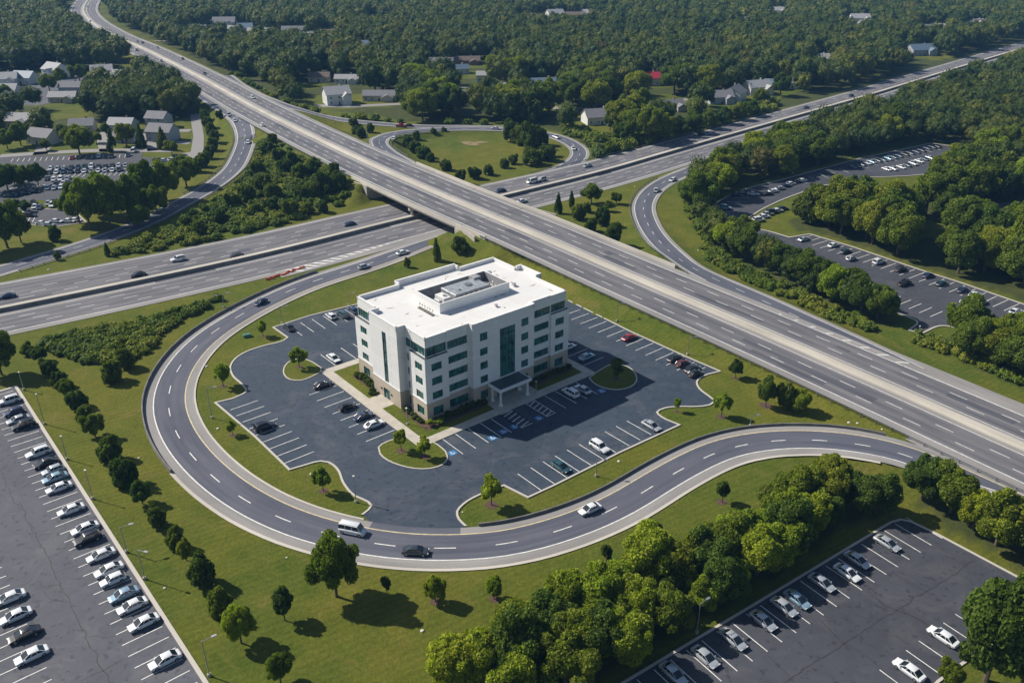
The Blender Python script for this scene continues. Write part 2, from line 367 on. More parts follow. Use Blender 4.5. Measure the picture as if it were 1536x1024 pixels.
    def line(s, mb, off, w, s0=0, s1=None, dash=None, dz=.02, mi=0, phase=0.0, skip=()):
        s1 = s.L if s1 is None else s1; step = 3.0 if dash is None else dash[0]; per = step if dash is None else dash[1]
        x = s0 + phase
        while x < s1 - .5:
            e = min(x + step, s1); st = np.linspace(x, e, 3 if dash else 2); o = s.arr(st, off)
            if not any(a < x < b for a, b in skip) and not s.blocked(st[[0, -1]], o[[0, -1]]).any():
                A = s.pt(st, o - w / 2); B = s.pt(st, o + w / 2)
                for i in range(len(st) - 1):
                    mb.face([(A[i][0], A[i][1], A[i][2] + dz), (A[i + 1][0], A[i + 1][1], A[i + 1][2] + dz), (B[i + 1][0], B[i + 1][1], B[i + 1][2] + dz), (B[i][0], B[i][1], B[i][2] + dz)], mi)
            x += per

# main highway on its embankment, drawn from the near end to the far end; offset + is towards the left of travel (the near-left side)
A = Road([(2100, 918, .9), (1900, 831, .9), (1700, 743, .9), (1536, 671, 1.0), (1344, 586, 1.3), (1152, 502, 2.0), (960, 420, 3.1), (768, 337, 4.7), (672, 297, 5.6), (620, 274.5, 5.8), (578, 256, 5.8), (484, 212, 5.2), (384, 162, 4), (310, 121, 3),
          (250, 90, 2.2), (212, 71.5, 2), (178, 57, 2), (152, 43, 2), (134, 30, 2), (126, 18, 2), (129, 6, 2), (140, -6, 2), (170, -25, 2)], -15.7, 16.0, 4.0, smooth=2)
B = Road([(-620, 594, 0), (-440, 557, 0), (-260, 520, 0), (0, 468, 0), (200, 427, 0), (384, 387, 0), (609, 331, 0), (768, 294, 0), (918, 256, 0), (993, 234, 0), (1152, 188.5, 0), (1227, 167, 0), (1307, 144, 0), (1420, 109, 0), (1536, 74, 0), (1700, 26, 0)],
         -18.6, [((0, 468, 0), 25), ((384, 387, 0), 23.6), ((609, 331, 0), 22), ((850, 273, 0), 20), ((1000, 232, 0), 17), ((1300, 145, 0), 17)], 4.0, smooth=6)
B.P[:, 2] = .02
inn = [(700, 352, 0), (650, 371, 0), (609, 388, 0), (559, 406, 0), (479, 432, 0), (429, 454, 0), (384, 478, 0), (334, 512, 0), (306, 544, 0), (291, 577, 0), (291, 608, 0), (305, 641, 0), (335, 678, 0), (384, 718, 0), (434, 746, 0), (494, 768, 0), (559, 783, 0),
       (629, 792, 0), (694, 792, 0), (768, 784, 0), (828, 767, 0), (893, 741, 0), (968, 698, 0), (1018, 672, 0), (1068, 652, .1), (1118, 642, .3), (1160, 639, .5), (1202, 638, .7), (1255, 641, .9), (1307, 649, 1.1), (1352, 658, 1.2), (1400, 674, 1.2), (1450, 695, 1.1), (1500, 718, 1.0), (1560, 745, .9)]
LOOP = Road([(x, y, z + .03) for x, y, z in inn], [(0, -8), ((609, 388, 0), -11.2), ((1367, 660, 1.2), -11), ((1480, 709, 1.1), -8), ((1560, 745, .9), -5)], 0, 3.0, smooth=3)
RAMP_W = Road([(268, 96, 2.4), (285, 119, 2.6), (308, 146, 2.6), (338, 168, 2.4), (360, 186, 2.0), (368, 207, 1.5), (362, 230, 1.0), (347, 256, .5), (318, 279, .2), (267, 308, 0), (222, 332, 0), (158, 357, 0), (84, 381, 0), (0, 406, 0), (-150, 452, 0), (-300, 498, 0), (-480, 553, 0)], -5.2, 5.2, 3.0, smooth=3)
RAMP_N = Road([(340, 113, 3.0), (365, 131, 3.4), (400, 150, 3.0), (441, 166, 2.4), (501, 178, 1.8), (560, 185, 1.4), (640, 190, 1), (709, 190.5, 1), (760, 192, .8)], -4.2, 4.2, 3.0, smooth=3)
RING = Road([(680, 288, 5.2), (640, 266, 5.3), (604, 244, 5.2), (580, 230, 4.8), (569, 218, 4.2), (571, 208, 3.6), (585, 202, 3), (612, 197.5, 2.4), (650, 194.5, 1.8), (700, 193, 1.2), (760, 194.5, .8), (800, 198, .6), (830, 204, .4), (851, 212, .2), (868, 224, 0), (868, 236, 0), (855, 247, 0), (832, 257, 0), (800, 268, 0), (760, 281, 0), (720, 294, 0)], -4.8, 4.8, 3.0, smooth=2)
RAMP_E = Road([(1330, 158, 0), (1227, 190, 0), (1152, 213, 0), (1085, 238, 0), (1030, 258, 0), (996, 273, 0), (974, 290, .1), (965, 308, .2), (969, 330, .5), (985, 357, .9), (1012, 384, 1.3), (1042, 408, 1.6), (1085, 428, 1.8), (1130, 446, 2.0), (1200, 477, 1.9), (1300, 523, 1.5), (1420, 580, 1.2), (1536, 633, 1.0), (1700, 705, .9), (1900, 792, .9), (2100, 880, .9)], -4.9, 4.9, 3.0, smooth=3)
for r in (LOOP, RAMP_W, RAMP_N, RING, RAMP_E):
    r.P[:, 2] = np.maximum(r.P[:, 2], 0) + .03
LOOP.fix = [(A, 14.0, .5, 1), (B, 6.0, 0, .4)]; RAMP_W.fix = [(A, 14.0, 0, .5)]; RAMP_N.fix = [(A, 16.0, 0, 1)]; RING.fix = [(A, 14.0, 0, .5), (B, 8.0, .5, 1)]; RAMP_E.fix = [(B, 8.0, 0, .4), (A, 14.0, .4, 1)]
ROADS = [A, B, LOOP, RAMP_W, RAMP_N, RING, RAMP_E]
# where the two highways cross
_st, _off, _ = A.near(B.P[:, 0], B.P[:, 1]); _k = int(np.argmin(np.abs(_off))); SB_X = float(B.s[_k]); SA_X = float(_st[_k])
dirA = np.array([np.interp(SA_X, A.s, A.T[:, 0]), np.interp(SA_X, A.s, A.T[:, 1])])
print("crossing at A", SA_X, "B", SB_X, "LOOP len", LOOP.L)
HAZE = 0.00010

# ------------------------------------------------------------------ outlines of the car parks (photo pixels -> ground), 's' marks a sharp corner
def outline(pts, step=1.2):
    W = [at(p[0], p[1], 0)[:2] for p in pts]; sharp = [len(p) > 2 for p in pts]; n = len(W)
    st = [i for i in range(n) if sharp[i]]
    if not st: return [tuple(p) for p in catmull(np.array(W), step, True)]
    out = []
    for a, b_ in zip(st, st[1:] + [st[0] + n]):
        run = [W[i % n] for i in range(a, b_ + 1)]
        q = catmull(np.array(run), step) if len(run) > 2 else np.array(run)
        out += [tuple(p) for p in q[:-1]]
    return out
S = 's'
LOT_C = outline([(411.5, 491, S), (466, 473.5, S), (534, 457, S), (650, 420, S), (760, 400, S), (854, 452, S), (943, 496.5, S), (1030, 536, S), (1078, 556.5, S), (1055, 563), (1044, 572), (1048, 583), (1062, 594), (1071, 601), (1064, 606.5), (1043, 609), (1018, 609), (996, 611.5),
                 (984, 618), (992, 626), (1017, 637, S), (928, 678, S), (880, 702, S), (830, 727, S), (792, 744.5, S), (756, 726.5, S), (742, 732), (716, 742), (694, 755), (684, 767), (687, 779), (697, 789, S), (690, 797, S), (630, 799, S), (560, 789, S), (545, 772, S), (559, 758), (554, 752), (534, 743), (517, 724), (507, 702), (494, 692.5), (481, 690.5), (459, 696), (435, 703, S),
                 (384, 654, S), (325, 604, S), (350, 598, S), (371, 587), (366, 578), (350, 562), (347, 549), (355, 537), (372, 527), (396, 519), (426, 511), (433, 506, S)])
CURB_GAP = (at(697, 789), at(545, 772))
LOT_L = outline([(22, 581, S), (141, 768, S), (304, 1023, S), (380, 1150, S), (-100, 1150, S), (-500, 800, S), (-300, 560, S), (0, 587.5, S)])
LOT_R = outline([(938, 1024, S), (1152, 896, S), (1338, 784, S), (1352, 780), (1366, 783, S), (1402, 800, S), (1522, 864, S), (1585, 900, S), (1442, 993, S), (1405, 1020, S), (1320, 1110, S), (780, 1130, S)])
LOT_E = outline([(1062, 318, S), (1078, 303), (1110, 287), (1180, 268, S), (1290, 238, S), (1398, 215, S), (1440, 222), (1466, 233), (1440, 250), (1370, 263), (1300, 266, S), (1225, 280, S), (1160, 305), (1132, 320), (1118, 333), (1130, 342), (1152, 347), (1184, 356.5, S), (1215, 351.5, S), (1277, 370, S), (1389, 408, S), (1434, 422, S), (1536, 457, S), (1700, 515, S),
                 (1700, 570, S), (1560, 525, S), (1470, 500, S), (1414, 488), (1382, 499, S), (1366, 495, S), (1377, 482), (1350, 470), (1300, 457), (1250, 433), (1160, 392), (1100, 364), (1068, 337, S)])
LOT_W1 = outline([(-60, 240, S), (35, 234, S), (215, 229, S), (212, 236, S), (268, 238, S), (262, 246, S), (250, 258, S), (205, 262, S), (170, 300, S), (120, 306, S), (60, 300, S), (-80, 312, S)])
LOT_W2 = outline([(-60, 318, S), (40, 312, S), (110, 316, S), (128, 333, S), (84, 340, S), (40, 336, S), (-60, 345, S)])
LOT_N = outline([(282, 48, S), (372, 42, S), (395, 52, S), (380, 62, S), (300, 62, S)])
LOT_F = outline([(1440, 308, S), (1520, 303, S), (1620, 330, S), (1600, 352, S), (1500, 366, S), (1452, 352, S)])
LOT_H = outline([(-60, 112, S), (60, 112, S), (150, 110, S), (215, 118, S), (150, 140, S), (60, 158, S), (-60, 158, S)])
LANE = outline([(285, 172, S), (300, 170, S), (306, 205, S), (305, 236, S), (282, 240, S), (262, 240, S), (262, 232, S), (286, 228, S), (290, 205, S)])
LOTS = [LOT_C, LOT_L, LOT_R, LOT_E, LOT_W1, LOT_W2, LOT_N, LOT_F, LOT_H, LANE]

# ------------------------------------------------------------------ woods (polygons of the tree bases, photo pixels)
def gp(pts): return [tuple(at(x, max(y, -40), 0)[:2]) for x, y in pts]
WOODS = [
 ('north west wood', gp([(-500, -38), (92, -38), (98, 12), (106, 34), (126, 55), (160, 78), (188, 96), (150, 108), (110, 104), (60, 106), (0, 108), (-500, 112)]), 12.5, 14, 21),
 ('wood beside the highway', gp([(150, 128), (205, 112), (250, 126), (285, 152), (288, 176), (240, 182), (190, 184), (140, 182), (132, 160)]), 9.0, 11, 15),
 ('wood between the houses', gp([(-60, 165), (40, 160), (100, 162), (116, 195), (80, 203), (30, 208), (-60, 212)]), 11.0, 12, 16),
 ('north wood', gp([(168, -38), (158, 8), (172, 34), (215, 54), (262, 74), (305, 98), (355, 120), (400, 142), (445, 158), (500, 166), (560, 172), (600, 182), (700, 184), (760, 184), (805, 190), (850, 200), (890, 226), (918, 236), (960, 222), (1010, 206), (1080, 184), (1150, 163), (1200, 156), (1250, 142), (1330, 120), (1400, 100), (1480, 78), (1560, 52), (1900, -38)]), 12.5, 13, 20),
 ('east wood', gp([(1092, 236), (1150, 222), (1215, 203), (1268, 190), (1296, 172), (1330, 158), (1400, 134), (1480, 108), (1560, 84), (1900, 0), (1900, 320), (1560, 262), (1480, 236), (1410, 212), (1290, 232), (1180, 262), (1110, 282), (1072, 300), (1058, 318), (1040, 320), (1036, 296), (1052, 262)]), 9.2, 10, 15),
 ('belt of the far right car park', gp([(1044, 322), (1058, 322), (1066, 345), (1100, 368), (1160, 396), (1250, 437), (1300, 460), (1352, 476), (1362, 490), (1330, 488), (1262, 462), (1170, 420), (1110, 392), (1064, 362)]), 5.4, 7.5, 11),
 ('wood round the far car park', gp([(1194, 345), (1215, 346), (1277, 364), (1389, 403), (1434, 417), (1536, 450), (1700, 505), (1900, 330), (1560, 285), (1480, 250), (1440, 257), (1400, 300), (1372, 318), (1300, 322), (1240, 328), (1190, 326), (1178, 330)]), 10.5, 12, 17),
 ('wood below the far car park', gp([(1424, 505), (1465, 508), (1560, 534), (1700, 580), (1700, 660), (1536, 584), (1440, 536)]), 7.0, 9, 12),
 ('belt above the lower car park', gp([(600, 1070), (690, 1020), (760, 975), (820, 935), (880, 900), (935, 885), (1000, 855), (1080, 825), (1150, 785), (1190, 752), (1240, 738), (1310, 735), (1345, 750), (1318, 768), (1240, 806), (1160, 862), (1090, 905), (1010, 952), (930, 1000), (860, 1050)]), 5.0, 7.0, 10.5),
 ('trees beside the lower car park', gp([(1368, 745), (1400, 740), (1440, 762), (1490, 785), (1580, 815), (1640, 850), (1600, 880), (1535, 850), (1480, 822), (1420, 790)]), 5.6, 7, 9.5),
]
CLEAR = [(505, 152, 24), (572, 152, 16), (660, 101, 18), (692, 112, 16), (722, 97, 16), (812, 134, 20), (898, 183, 22), (870, 168, 14), (845, 165, 12), (948, 160, 22), (975, 158, 18), (1010, 152, 22), (974, 126, 15), (1085, 150, 22), (1110, 146, 20), (1138, 138, 20),
         (1160, 132, 16), (1380, 82, 24), (1290, 38, 30), (1400, 49, 26), (1466, 44, 20), (545, 80, 16), (832, 29, 30), (862, 33, 26), (1060, 58, 18), (1232, 97, 16), (480, 56, 30), (440, 54, 24), (395, 54, 20), (560, 34, 18), (1170, 26, 24), (700, 132, 12), (755, 134, 14), (1385, 342, 9), (70, 172, 16), (25, 185, 16), (455, 128, 14), (1184, 132, 10)]
CLEARW = [(at(x, y)[0], at(x, y)[1], r) for x, y, r in CLEAR]

# ------------------------------------------------------------------ terrain: one sheet with the embankments
def axis(fine0, fine1, st, lo, hi):
    a = list(np.arange(fine0, fine1 + .1, st)); g = st
    x = fine1
    while x < hi: g *= 1.12; x += g; a.append(min(x, hi))
    g = st; x = fine0
    while x > lo: g *= 1.12; x -= g; a.insert(0, max(x, lo))
    return np.array(sorted(set(a)))
gx = axis(-330, 330, 2.5, -2300, 2300); gy = axis(60, 640, 2.5, -120, 2900)
GX, GY = np.meshgrid(gx, gy); TX, TY = GX.ravel(), GY.ravel()
T = np.full(TX.shape, -.10)
for r in ROADS:
    bb = (TX > r.P[:, 0].min() - 45) & (TX < r.P[:, 0].max() + 45) & (TY > r.P[:, 1].min() - 45) & (TY < r.P[:, 1].max() + 45)
    i = np.nonzero(bb)[0]; st, off, ex = r.near(TX[i], TY[i]); lo = np.interp(st, r.s, r.lo); hi = np.interp(st, r.s, r.hi)
    e = np.maximum(np.maximum(lo - off, off - hi), ex); k = e < 40; i = i[k]
    z = (r.level(TX[i], TY[i]) if r.fix else r.zc(st[k]))
    T[i] = np.maximum(T[i], z - .22 - np.maximum(0, e[k] - 1.2) / 1.9)
st, off, ex = B.near(TX, TY); sta, offa, exa = A.near(TX, TY)
near_x = np.abs(st - SB_X) < 150
under = (np.abs(offa) < 18.5) & (ex < 1)
lim = np.where(under, np.where((off > -30) & (off < 34.5), -.10, 99), -.10 + np.maximum(0, np.maximum(-23.5 - off, off - 27.5)) * .75)
T = np.where(near_x & (ex < 1), np.minimum(T, np.maximum(lim, -.10)), T)
for L in (LOT_C, LOT_E):
    P_ = np.array(L); m_ = (TX > P_[:, 0].min() - 15) & (TX < P_[:, 0].max() + 15) & (TY > P_[:, 1].min() - 15) & (TY < P_[:, 1].max() + 15)
    d = polydist(L, TX[m_], TY[m_]); T[m_] = np.minimum(T[m_], -.10 + np.maximum(0, d - 1.0) / 1.1)
T += np.where(T > -.05, 0, 0)
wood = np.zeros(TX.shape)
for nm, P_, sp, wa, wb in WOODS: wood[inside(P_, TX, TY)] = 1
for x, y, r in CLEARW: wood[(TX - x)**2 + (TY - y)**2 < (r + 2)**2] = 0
me = bpy.data.meshes.new("ground"); nx_, ny_ = len(gx), len(gy)
me.vertices.add(len(TX)); me.vertices.foreach_set("co", np.stack([TX, TY, T], 1).astype(np.float32).ravel())
ii, jj = np.meshgrid(np.arange(nx_ - 1), np.arange(ny_ - 1)); a0 = (jj * nx_ + ii).ravel()
q = np.stack([a0, a0 + 1, a0 + nx_ + 1, a0 + nx_], 1)
me.loops.add(q.size); me.loops.foreach_set("vertex_index", q.ravel().astype(np.int32)); me.polygons.add(len(q)); me.polygons.foreach_set("loop_start", np.arange(len(q), dtype=np.int32) * 4)
me.attributes.new("wood", 'FLOAT', 'POINT').data.foreach_set("value", wood.astype(np.float32))
me.polygons.foreach_set("use_smooth", np.ones(len(q), bool)); me.update(calc_edges=True); me.materials.append(M["grass"])
g_ = bpy.data.objects.new("ground", me); col.objects.link(g_); tag(g_, kind='structure')
def ground_z(x, y):
    i = int(np.clip(np.searchsorted(gx, x) - 1, 0, nx_ - 2)); j = int(np.clip(np.searchsorted(gy, y) - 1, 0, ny_ - 2))
    fx = (x - gx[i]) / (gx[i + 1] - gx[i]); fy = (y - gy[j]) / (gy[j + 1] - gy[j]); Z = T.reshape(ny_, nx_)
    return float((Z[j, i] * (1 - fx) + Z[j, i + 1] * fx) * (1 - fy) + (Z[j + 1, i] * (1 - fx) + Z[j + 1, i + 1] * fx) * fy)
def atg(x, y, dz=0.0):
    """ground point at a pixel, on the real terrain"""
    z = 0.0
    for _ in range(5): p = at(x, y, z + dz); z = ground_z(p[0], p[1])
    return np.array([p[0], p[1], z])

# ------------------------------------------------------------------ road surfaces
def surf(name, kind='structure'): return name
mb = MB()    # A: shoulders, lanes
A.strip(mb, -15.7, -13.1, mi=1); A.strip(mb, -13.1, -2.9, mi=0, across=2); A.strip(mb, -2.9, 3.0, mi=1, across=2); A.strip(mb, 3.0, 13.3, mi=0, across=2); A.strip(mb, 13.3, 16.0, mi=1)
tag(mb.build("highway_road", [M["highway_asphalt"], M["shoulder_asphalt"]]), kind='structure')
mb = MB()
B.strip(mb, -18.6, -16.0, mi=1); B.strip(mb, -16.0, -3.0, mi=0, across=3); B.strip(mb, -3.0, -.4, mi=1); B.strip(mb, 3.6, B.hi - 1.8, mi=0, across=4); B.strip(mb, B.hi - 1.8, B.hi, mi=1)
tag(mb.build("crossing_highway_road", [M["highway_asphalt"], M["shoulder_asphalt"]]), kind='structure')
mb = MB()
mouth = (LOOP.sp((694, 792, .03)) + 0, LOOP.sp((548, 781, .03)))
mouth = (min(mouth), max(mouth))
LOOP.strip(mb, LOOP.lo, LOOP.lo + 2.1, mi=1, across=1, step=3); LOOP.strip(mb, LOOP.lo + 2.1, -1.9, mi=0, across=4, step=3)
LOOP.strip(mb, -1.9, 0, s1=mouth[0], mi=1, step=3); LOOP.strip(mb, -1.9, 0, s0=mouth[0], s1=mouth[1], mi=0, step=3); LOOP.strip(mb, -1.9, 0, s0=mouth[1], mi=1, step=3)
for r in (RAMP_W, RAMP_N, RING, RAMP_E):
    w = float(r.hi[0]); r.strip(mb, -w, -w + 1.5, mi=1, step=3); r.strip(mb, -w + 1.5, w - 1.5, mi=0, across=3, step=3); r.strip(mb, w - 1.5, w, mi=1, step=3)
tag(mb.build("ramp_road", [M["ramp_asphalt"], M["shoulder_asphalt"]]), kind='structure')
# gore between the loop ramp and the crossing highway: paved wedge
mb = MB(); B.strip(mb, -21.5, -18.5, s0=B.sp((455, 432, 0)), s1=B.sp((700, 350, 0)), dz=-.03); A.strip(mb, -18.6, -15.6, s0=0, s1=A.sp((1150, 470, 2)), dz=-.06)
A.strip(mb, 15.9, 17.5, s0=0, s1=A.sp((1380, 640, 1.3)), dz=-.06)
tag(mb.build("gore_road", [M["shoulder_asphalt"]]), kind='structure')

# painted markings
mk = MB(); W_, Y_ = 0, 1
sx0, sx1 = 0, A.L
for o in (13.2, -13.0): A.line(mk, o, .28)
for o in (3.1, -3.0): A.line(mk, o, .22, mi=W_)
for o in (6.5, 9.9, -6.3, -9.7): A.line(mk, o, .20, dash=(4.2, 12.2), phase=abs(o) * 1.7)
B.line(mk, -16.0, .28, skip=[(B.sp((430, 440, 0)), B.sp((668, 368, 0)))]); B.line(mk, -3.0, .2)
for o in (-6.3, -9.5, -12.7): B.line(mk, o, .20, dash=(4.2, 12.2), phase=abs(o))
B.line(mk, B.hi - 1.8, .26)
B.line(mk, 4.3, .2); 
for o in (7.9, 11.5): B.line(mk, o, .20, dash=(4.2, 12.2), phase=o)
B.line(mk, 15.2, .20, s1=SB_X + 60, dash=(4.2, 12.2), phase=3)
LOOP.line(mk, LOOP.lo + 2.1, .26, skip=()); LOOP.line(mk, -1.95, .24, mi=Y_, skip=())
LOOP.line(mk, -5.7, .22, s0=30, dash=(3.6, 10.0))
for r in (RAMP_W, RAMP_N, RING, RAMP_E):
    w = float(r.hi[0]); r.line(mk, -w + 1.5, .22); r.line(mk, w - 1.5, .22, mi=W_)
    if r is not RAMP_N: r.line(mk, 0, .18, dash=(3.4, 10))
# painted chevrons in the gore where the loop ramp leaves the crossing highway
g0, g1 = B.sp((452, 430, 0)), B.sp((640, 378, 0))
B.line(mk, -16.2, .24, s0=g0, s1=g1 + 14)
B.line(mk, B.arr(B.s, np.interp(B.s, [g0, g1], [-20.8, -16.6])), .24, s0=g0, s1=g1)
for k in range(13):
    s_ = g0 + 3 + k * (g1 - g0 - 8) / 13; wid = 4.3 * (1 - k / 14.0)
    a, b_ = B.pt([s_, s_ + .9 * wid], [-16.4, -16.4 - wid]); c_, d_ = B.pt([s_ + 1.1, s_ + 1.1 + .9 * wid], [-16.4, -16.4 - wid])
    mk.face([(p[0], p[1], .06) for p in (a, c_, d_, b_)], 0)
for r, so in ((A, None),):
    for k in range(8):
        s_ = A.sp((1330, 540, 1)) + k * 5.0; wid = 2.2 * (1 - k / 9)
        a, b_, c_, d_ = (A.pt(s_, -13.4)[0], A.pt(s_ - wid, -13.4 - wid)[0], A.pt(s_ - wid - .7, -13.4 - wid)[0], A.pt(s_ - .7, -13.4)[0])
        mk.face([(p[0], p[1], p[2] + .03) for p in (a, b_, c_, d_)], 0)

# ------------------------------------------------------------------ barriers, guard rails, the bridge
mb = MB()
A.sweep(mb, [(-1.5, 0), (-1.45, .22), (-.75, .42), (-.55, .85), (.55, .85), (.75, .42), (1.45, .22), (1.5, 0)], 0, A.L, step=5)
tag(mb.build("median_barrier", M["concrete_strip"]), "long cream concrete median barrier down the middle of the elevated diagonal highway", "barrier")
root = empty("median_wall", B.pt(SB_X, 0)[0]); rl = lambda mbx, nm, mt: None
tag(root, "concrete median wall, its shade painted dark, with pale strip along the highway under the bridge", "wall")
def child(mbx, name, mat, parent, **kw):
    loc = np.array(parent.location); mbx.v = [(p[0] - loc[0], p[1] - loc[1], p[2] - loc[2]) for p in mbx.v]
    return mbx.build(name, mat, parent, **kw)
mb = MB(); B.sweep(mb, [(-.55, 0), (-.3, 1.15), (.05, 1.15), (.05, 0)], 0, B.L, step=6); child(mb, "wall", M["dark_concrete"], root)  # shade of the near face is put into the wall's dark colour
mb = MB(); B.sweep(mb, [(.055, 0), (.055, 1.0), (2.6, .85), (2.8, 0)], 0, B.L, step=6); child(mb, "capping_strip", M["concrete_strip"], root)
mb = MB(); B.strip(mb, 2.8, 3.7, s1=SB_X - 12, dz=.03, step=6); tag(mb.build("verge_grass", M["grass"]), kind='structure')

def guard_rail(r, off, s0, s1, label, side=1, group=None, posts=True):
    c = r.pt((s0 + s1) / 2, off if np.isscalar(off) else float(np.interp((s0 + s1) / 2, r.s, off)))[0]
    root = empty("guard_rail", c); tag(root, label, "guard rail", group)
    mb = MB(); o = off if isinstance(off, np.ndarray) else np.full(len(r.s), float(off)); st = np.linspace(s0, s1, max(2, int((s1 - s0) / 3)) + 1)
    rows = [r.pt(st, np.interp(st, r.s, o) + d) + np.array([0, 0, z]) for d, z in ((-.05, .42), (-.09, .57), (-.05, .72), (.03, .72), (.03, .42))]
    for i in range(len(st) - 1):
        for k in range(5): mb.face([rows[k][i], rows[k][i + 1], rows[(k + 1) % 5][i + 1], rows[(k + 1) % 5][i]])
    child(mb, "rail", M["rail_steel"], root)
    first = None
    for x in np.linspace(s0 + .5, s1 - .5, min(100, int((s1 - s0) / 3.8))):
        p = r.pt(x, np.interp(x, r.s, o) + .12)[0] - c
        if first is None: mb = MB(); mb.box((-.08, -.08, -.5), (.08, .08, .66)); first = q_ = mb.build("post", M["rail_steel"], root)
        else: q_ = first.copy(); col.objects.link(q_); q_.parent = root
        q_.location = tuple(p)
# low concrete kerb wall with rail on the outside of the loop, darker wall on the inside of its eastern part
def wall(r, prof, s0, s1, name, mat, label, cat="wall"):
    mb = MB(); r.sweep(mb, prof, s0, s1, step=3); return tag(mb.build(name, mat), label, cat)
s_a, s_b = LOOP.sp((505, 424, 0)), LOOP.sp((335, 678, 0))
sh = lambda d: LOOP.lo[len(LOOP.lo) // 3] + d
wall(LOOP, [(sh(-.45), -.1), (sh(-.40), .8), (sh(-.12), .8), (sh(-.05), -.1)], s_a, s_b, "barrier_wall", M["dark_concrete"], "dark grey crash wall on the outer left edge of the loop ramp")
s_c, s_d = LOOP.sp((730, 789, 0)), LOOP.sp((1330, 652, 1.2))
wall(LOOP, [(.05, -.1), (.12, .6), (.36, .6), (.42, -.1)], s_c, s_d, "barrier_wall", M["dark_concrete"], "dark grey crash wall on the inner edge of the ramp below the office car park")
mb = MB(); LOOP.strip(mb, .0, .45, s0=LOOP.sp((609, 388, 0)), s1=mouth[0] - 2, dz=.05, step=2.5); LOOP.strip(mb, LOOP.lo - .7, LOOP.lo + .02, s0=s_b, s1=LOOP.sp((1340, 655, 1)), dz=-.02, step=2.5)
tag(mb.build("ramp_kerb", M["light_kerb"]), kind='structure')
guard_rail(A, 16.7, A.sp((1800, 787, .9)), SA_X - 42, "steel guard rail along the near edge of the elevated highway right of the bridge")
guard_rail(A, 16.7, SA_X + 46, SA_X + 190, "steel guard rail along the near edge of the elevated highway beyond the bridge")
guard_rail(RAMP_W, 5.7, RAMP_W.sp((368, 215, 1.5)), RAMP_W.sp((10, 403, 0)), "steel guard rail on the inner edge of the left exit ramp")
guard_rail(RAMP_W, -5.7, RAMP_W.sp((345, 178, 1.5)), RAMP_W.sp((300, 292, 0)), "steel guard rail on the outer edge of the left exit ramp")
guard_rail(RING, -5.3, RING.sp((600, 240, 5)), RING.sp((660, 194, 1.5)), "steel guard rail round the left end of the grass oval")
guard_rail(RAMP_E, -5.4, RAMP_E.sp((1005, 270, 0)), RAMP_E.sp((1050, 412, 1.6)), "steel guard rail on the left edge of the right hand ramp")
guard_rail(B, B.hi + .6, SB_X + 62, B.L - 20, "steel guard rail along the far edge of the crossing highway")
# bridge
D0, D1 = SA_X - 28.5, SA_X + 32.5
jm = MB()
for s_ in (D0, SA_X + 1.6, D1):
    for k in range(8):
        o0, o1 = -15.6 + k * 3.93, -15.6 + (k + 1) * 3.93
        if abs((o0 + o1) / 2) < 1.7: continue
        a, b_, c_, d_ = A.pt(s_, o0)[0], A.pt(s_, o1)[0], A.pt(s_ + .3, o1)[0], A.pt(s_ + .3, o0)[0]; jm.face([(p[0], p[1], p[2] + .012) for p in (a, b_, c_, d_)])
for r, rl_ in ((A, [3.1, 6.5, 9.9, -6.4, -9.7, -13]), (B, [-3, -6.3, -9.5, -12.7, 4.3, 7.9, 11.5])):
    for pi_ in range(34):
        s0_ = rng.uniform(10, min(r.L - 60, 620)); o0 = rl_[rng.integers(0, len(rl_) - (1 if r is LOOP else 1))] + .2; o1 = o0 + rng.uniform(1.2, 3.0); ln_ = rng.uniform(3, 28)
        if r is A and (abs(o0) < 3 or abs(o1) > 13): continue
        if r is LOOP: s0_ = rng.uniform(80, r.L - 120)
        if r.blocked([s0_, s0_ + ln_], [o0, o1]).any(): continue
        st_q = np.linspace(s0_, s0_ + ln_, 5); A_, B_ = r.pt(st_q, o0), r.pt(st_q, o1)
        for i in range(4): jm.face([(A_[i][0], A_[i][1], A_[i][2] + .004 + .0004 * pi_), (A_[i + 1][0], A_[i + 1][1], A_[i + 1][2] + .004 + .0004 * pi_), (B_[i + 1][0], B_[i + 1][1], B_[i + 1][2] + .004 + .0004 * pi_), (B_[i][0], B_[i][1], B_[i][2] + .004 + .0004 * pi_)], 1, [(st_q[i], o0), (st_q[i + 1], o0), (st_q[i + 1], o1), (st_q[i], o1)])
tag(jm.build("road_patch", [M["crack_sealer"], M["patch_asphalt"]]), kind='structure')
br = empty("highway_overpass", (*A.pt(SA_X, 0)[0][:2], 0)); tag(br, "concrete highway bridge on round piers carrying the diagonal highway over the crossing one", "bridge")
mb = MB(); A.sweep(mb, [(-16.35, .0), (16.6, .0), (16.6, -.5), (16.0, -.75), (-15.7, -.75), (-16.35, -.5)][::-1], D0, D1, step=5)
mb.v = [(x, y, z - .03) for x, y, z in mb.v]; child(mb, "deck", M["concrete"], br)
for k, o in enumerate(np.linspace(-15.2, 15.4, 8)):
    mb = MB(); A.sweep(mb, [(o - .25, -.76), (o + .25, -.76), (o + .25, -1.65), (o - .25, -1.65)][::-1], D0 + .1, D1 - .1, step=10); child(mb, "girder", M["concrete"], br)
for o0, e0, e1 in ((16.15, D0 - 16, D1 + 14), (-16.3, A.sp((1001, 401, 3)), D1 + 16)):
    mb = MB(); A.sweep(mb, [(o0 - .28, -.35), (o0 - .2, .95), (o0 + .22, .95), (o0 + .34, -.35)], e0, e1, step=5); child(mb, "parapet", M["light_kerb"], br)
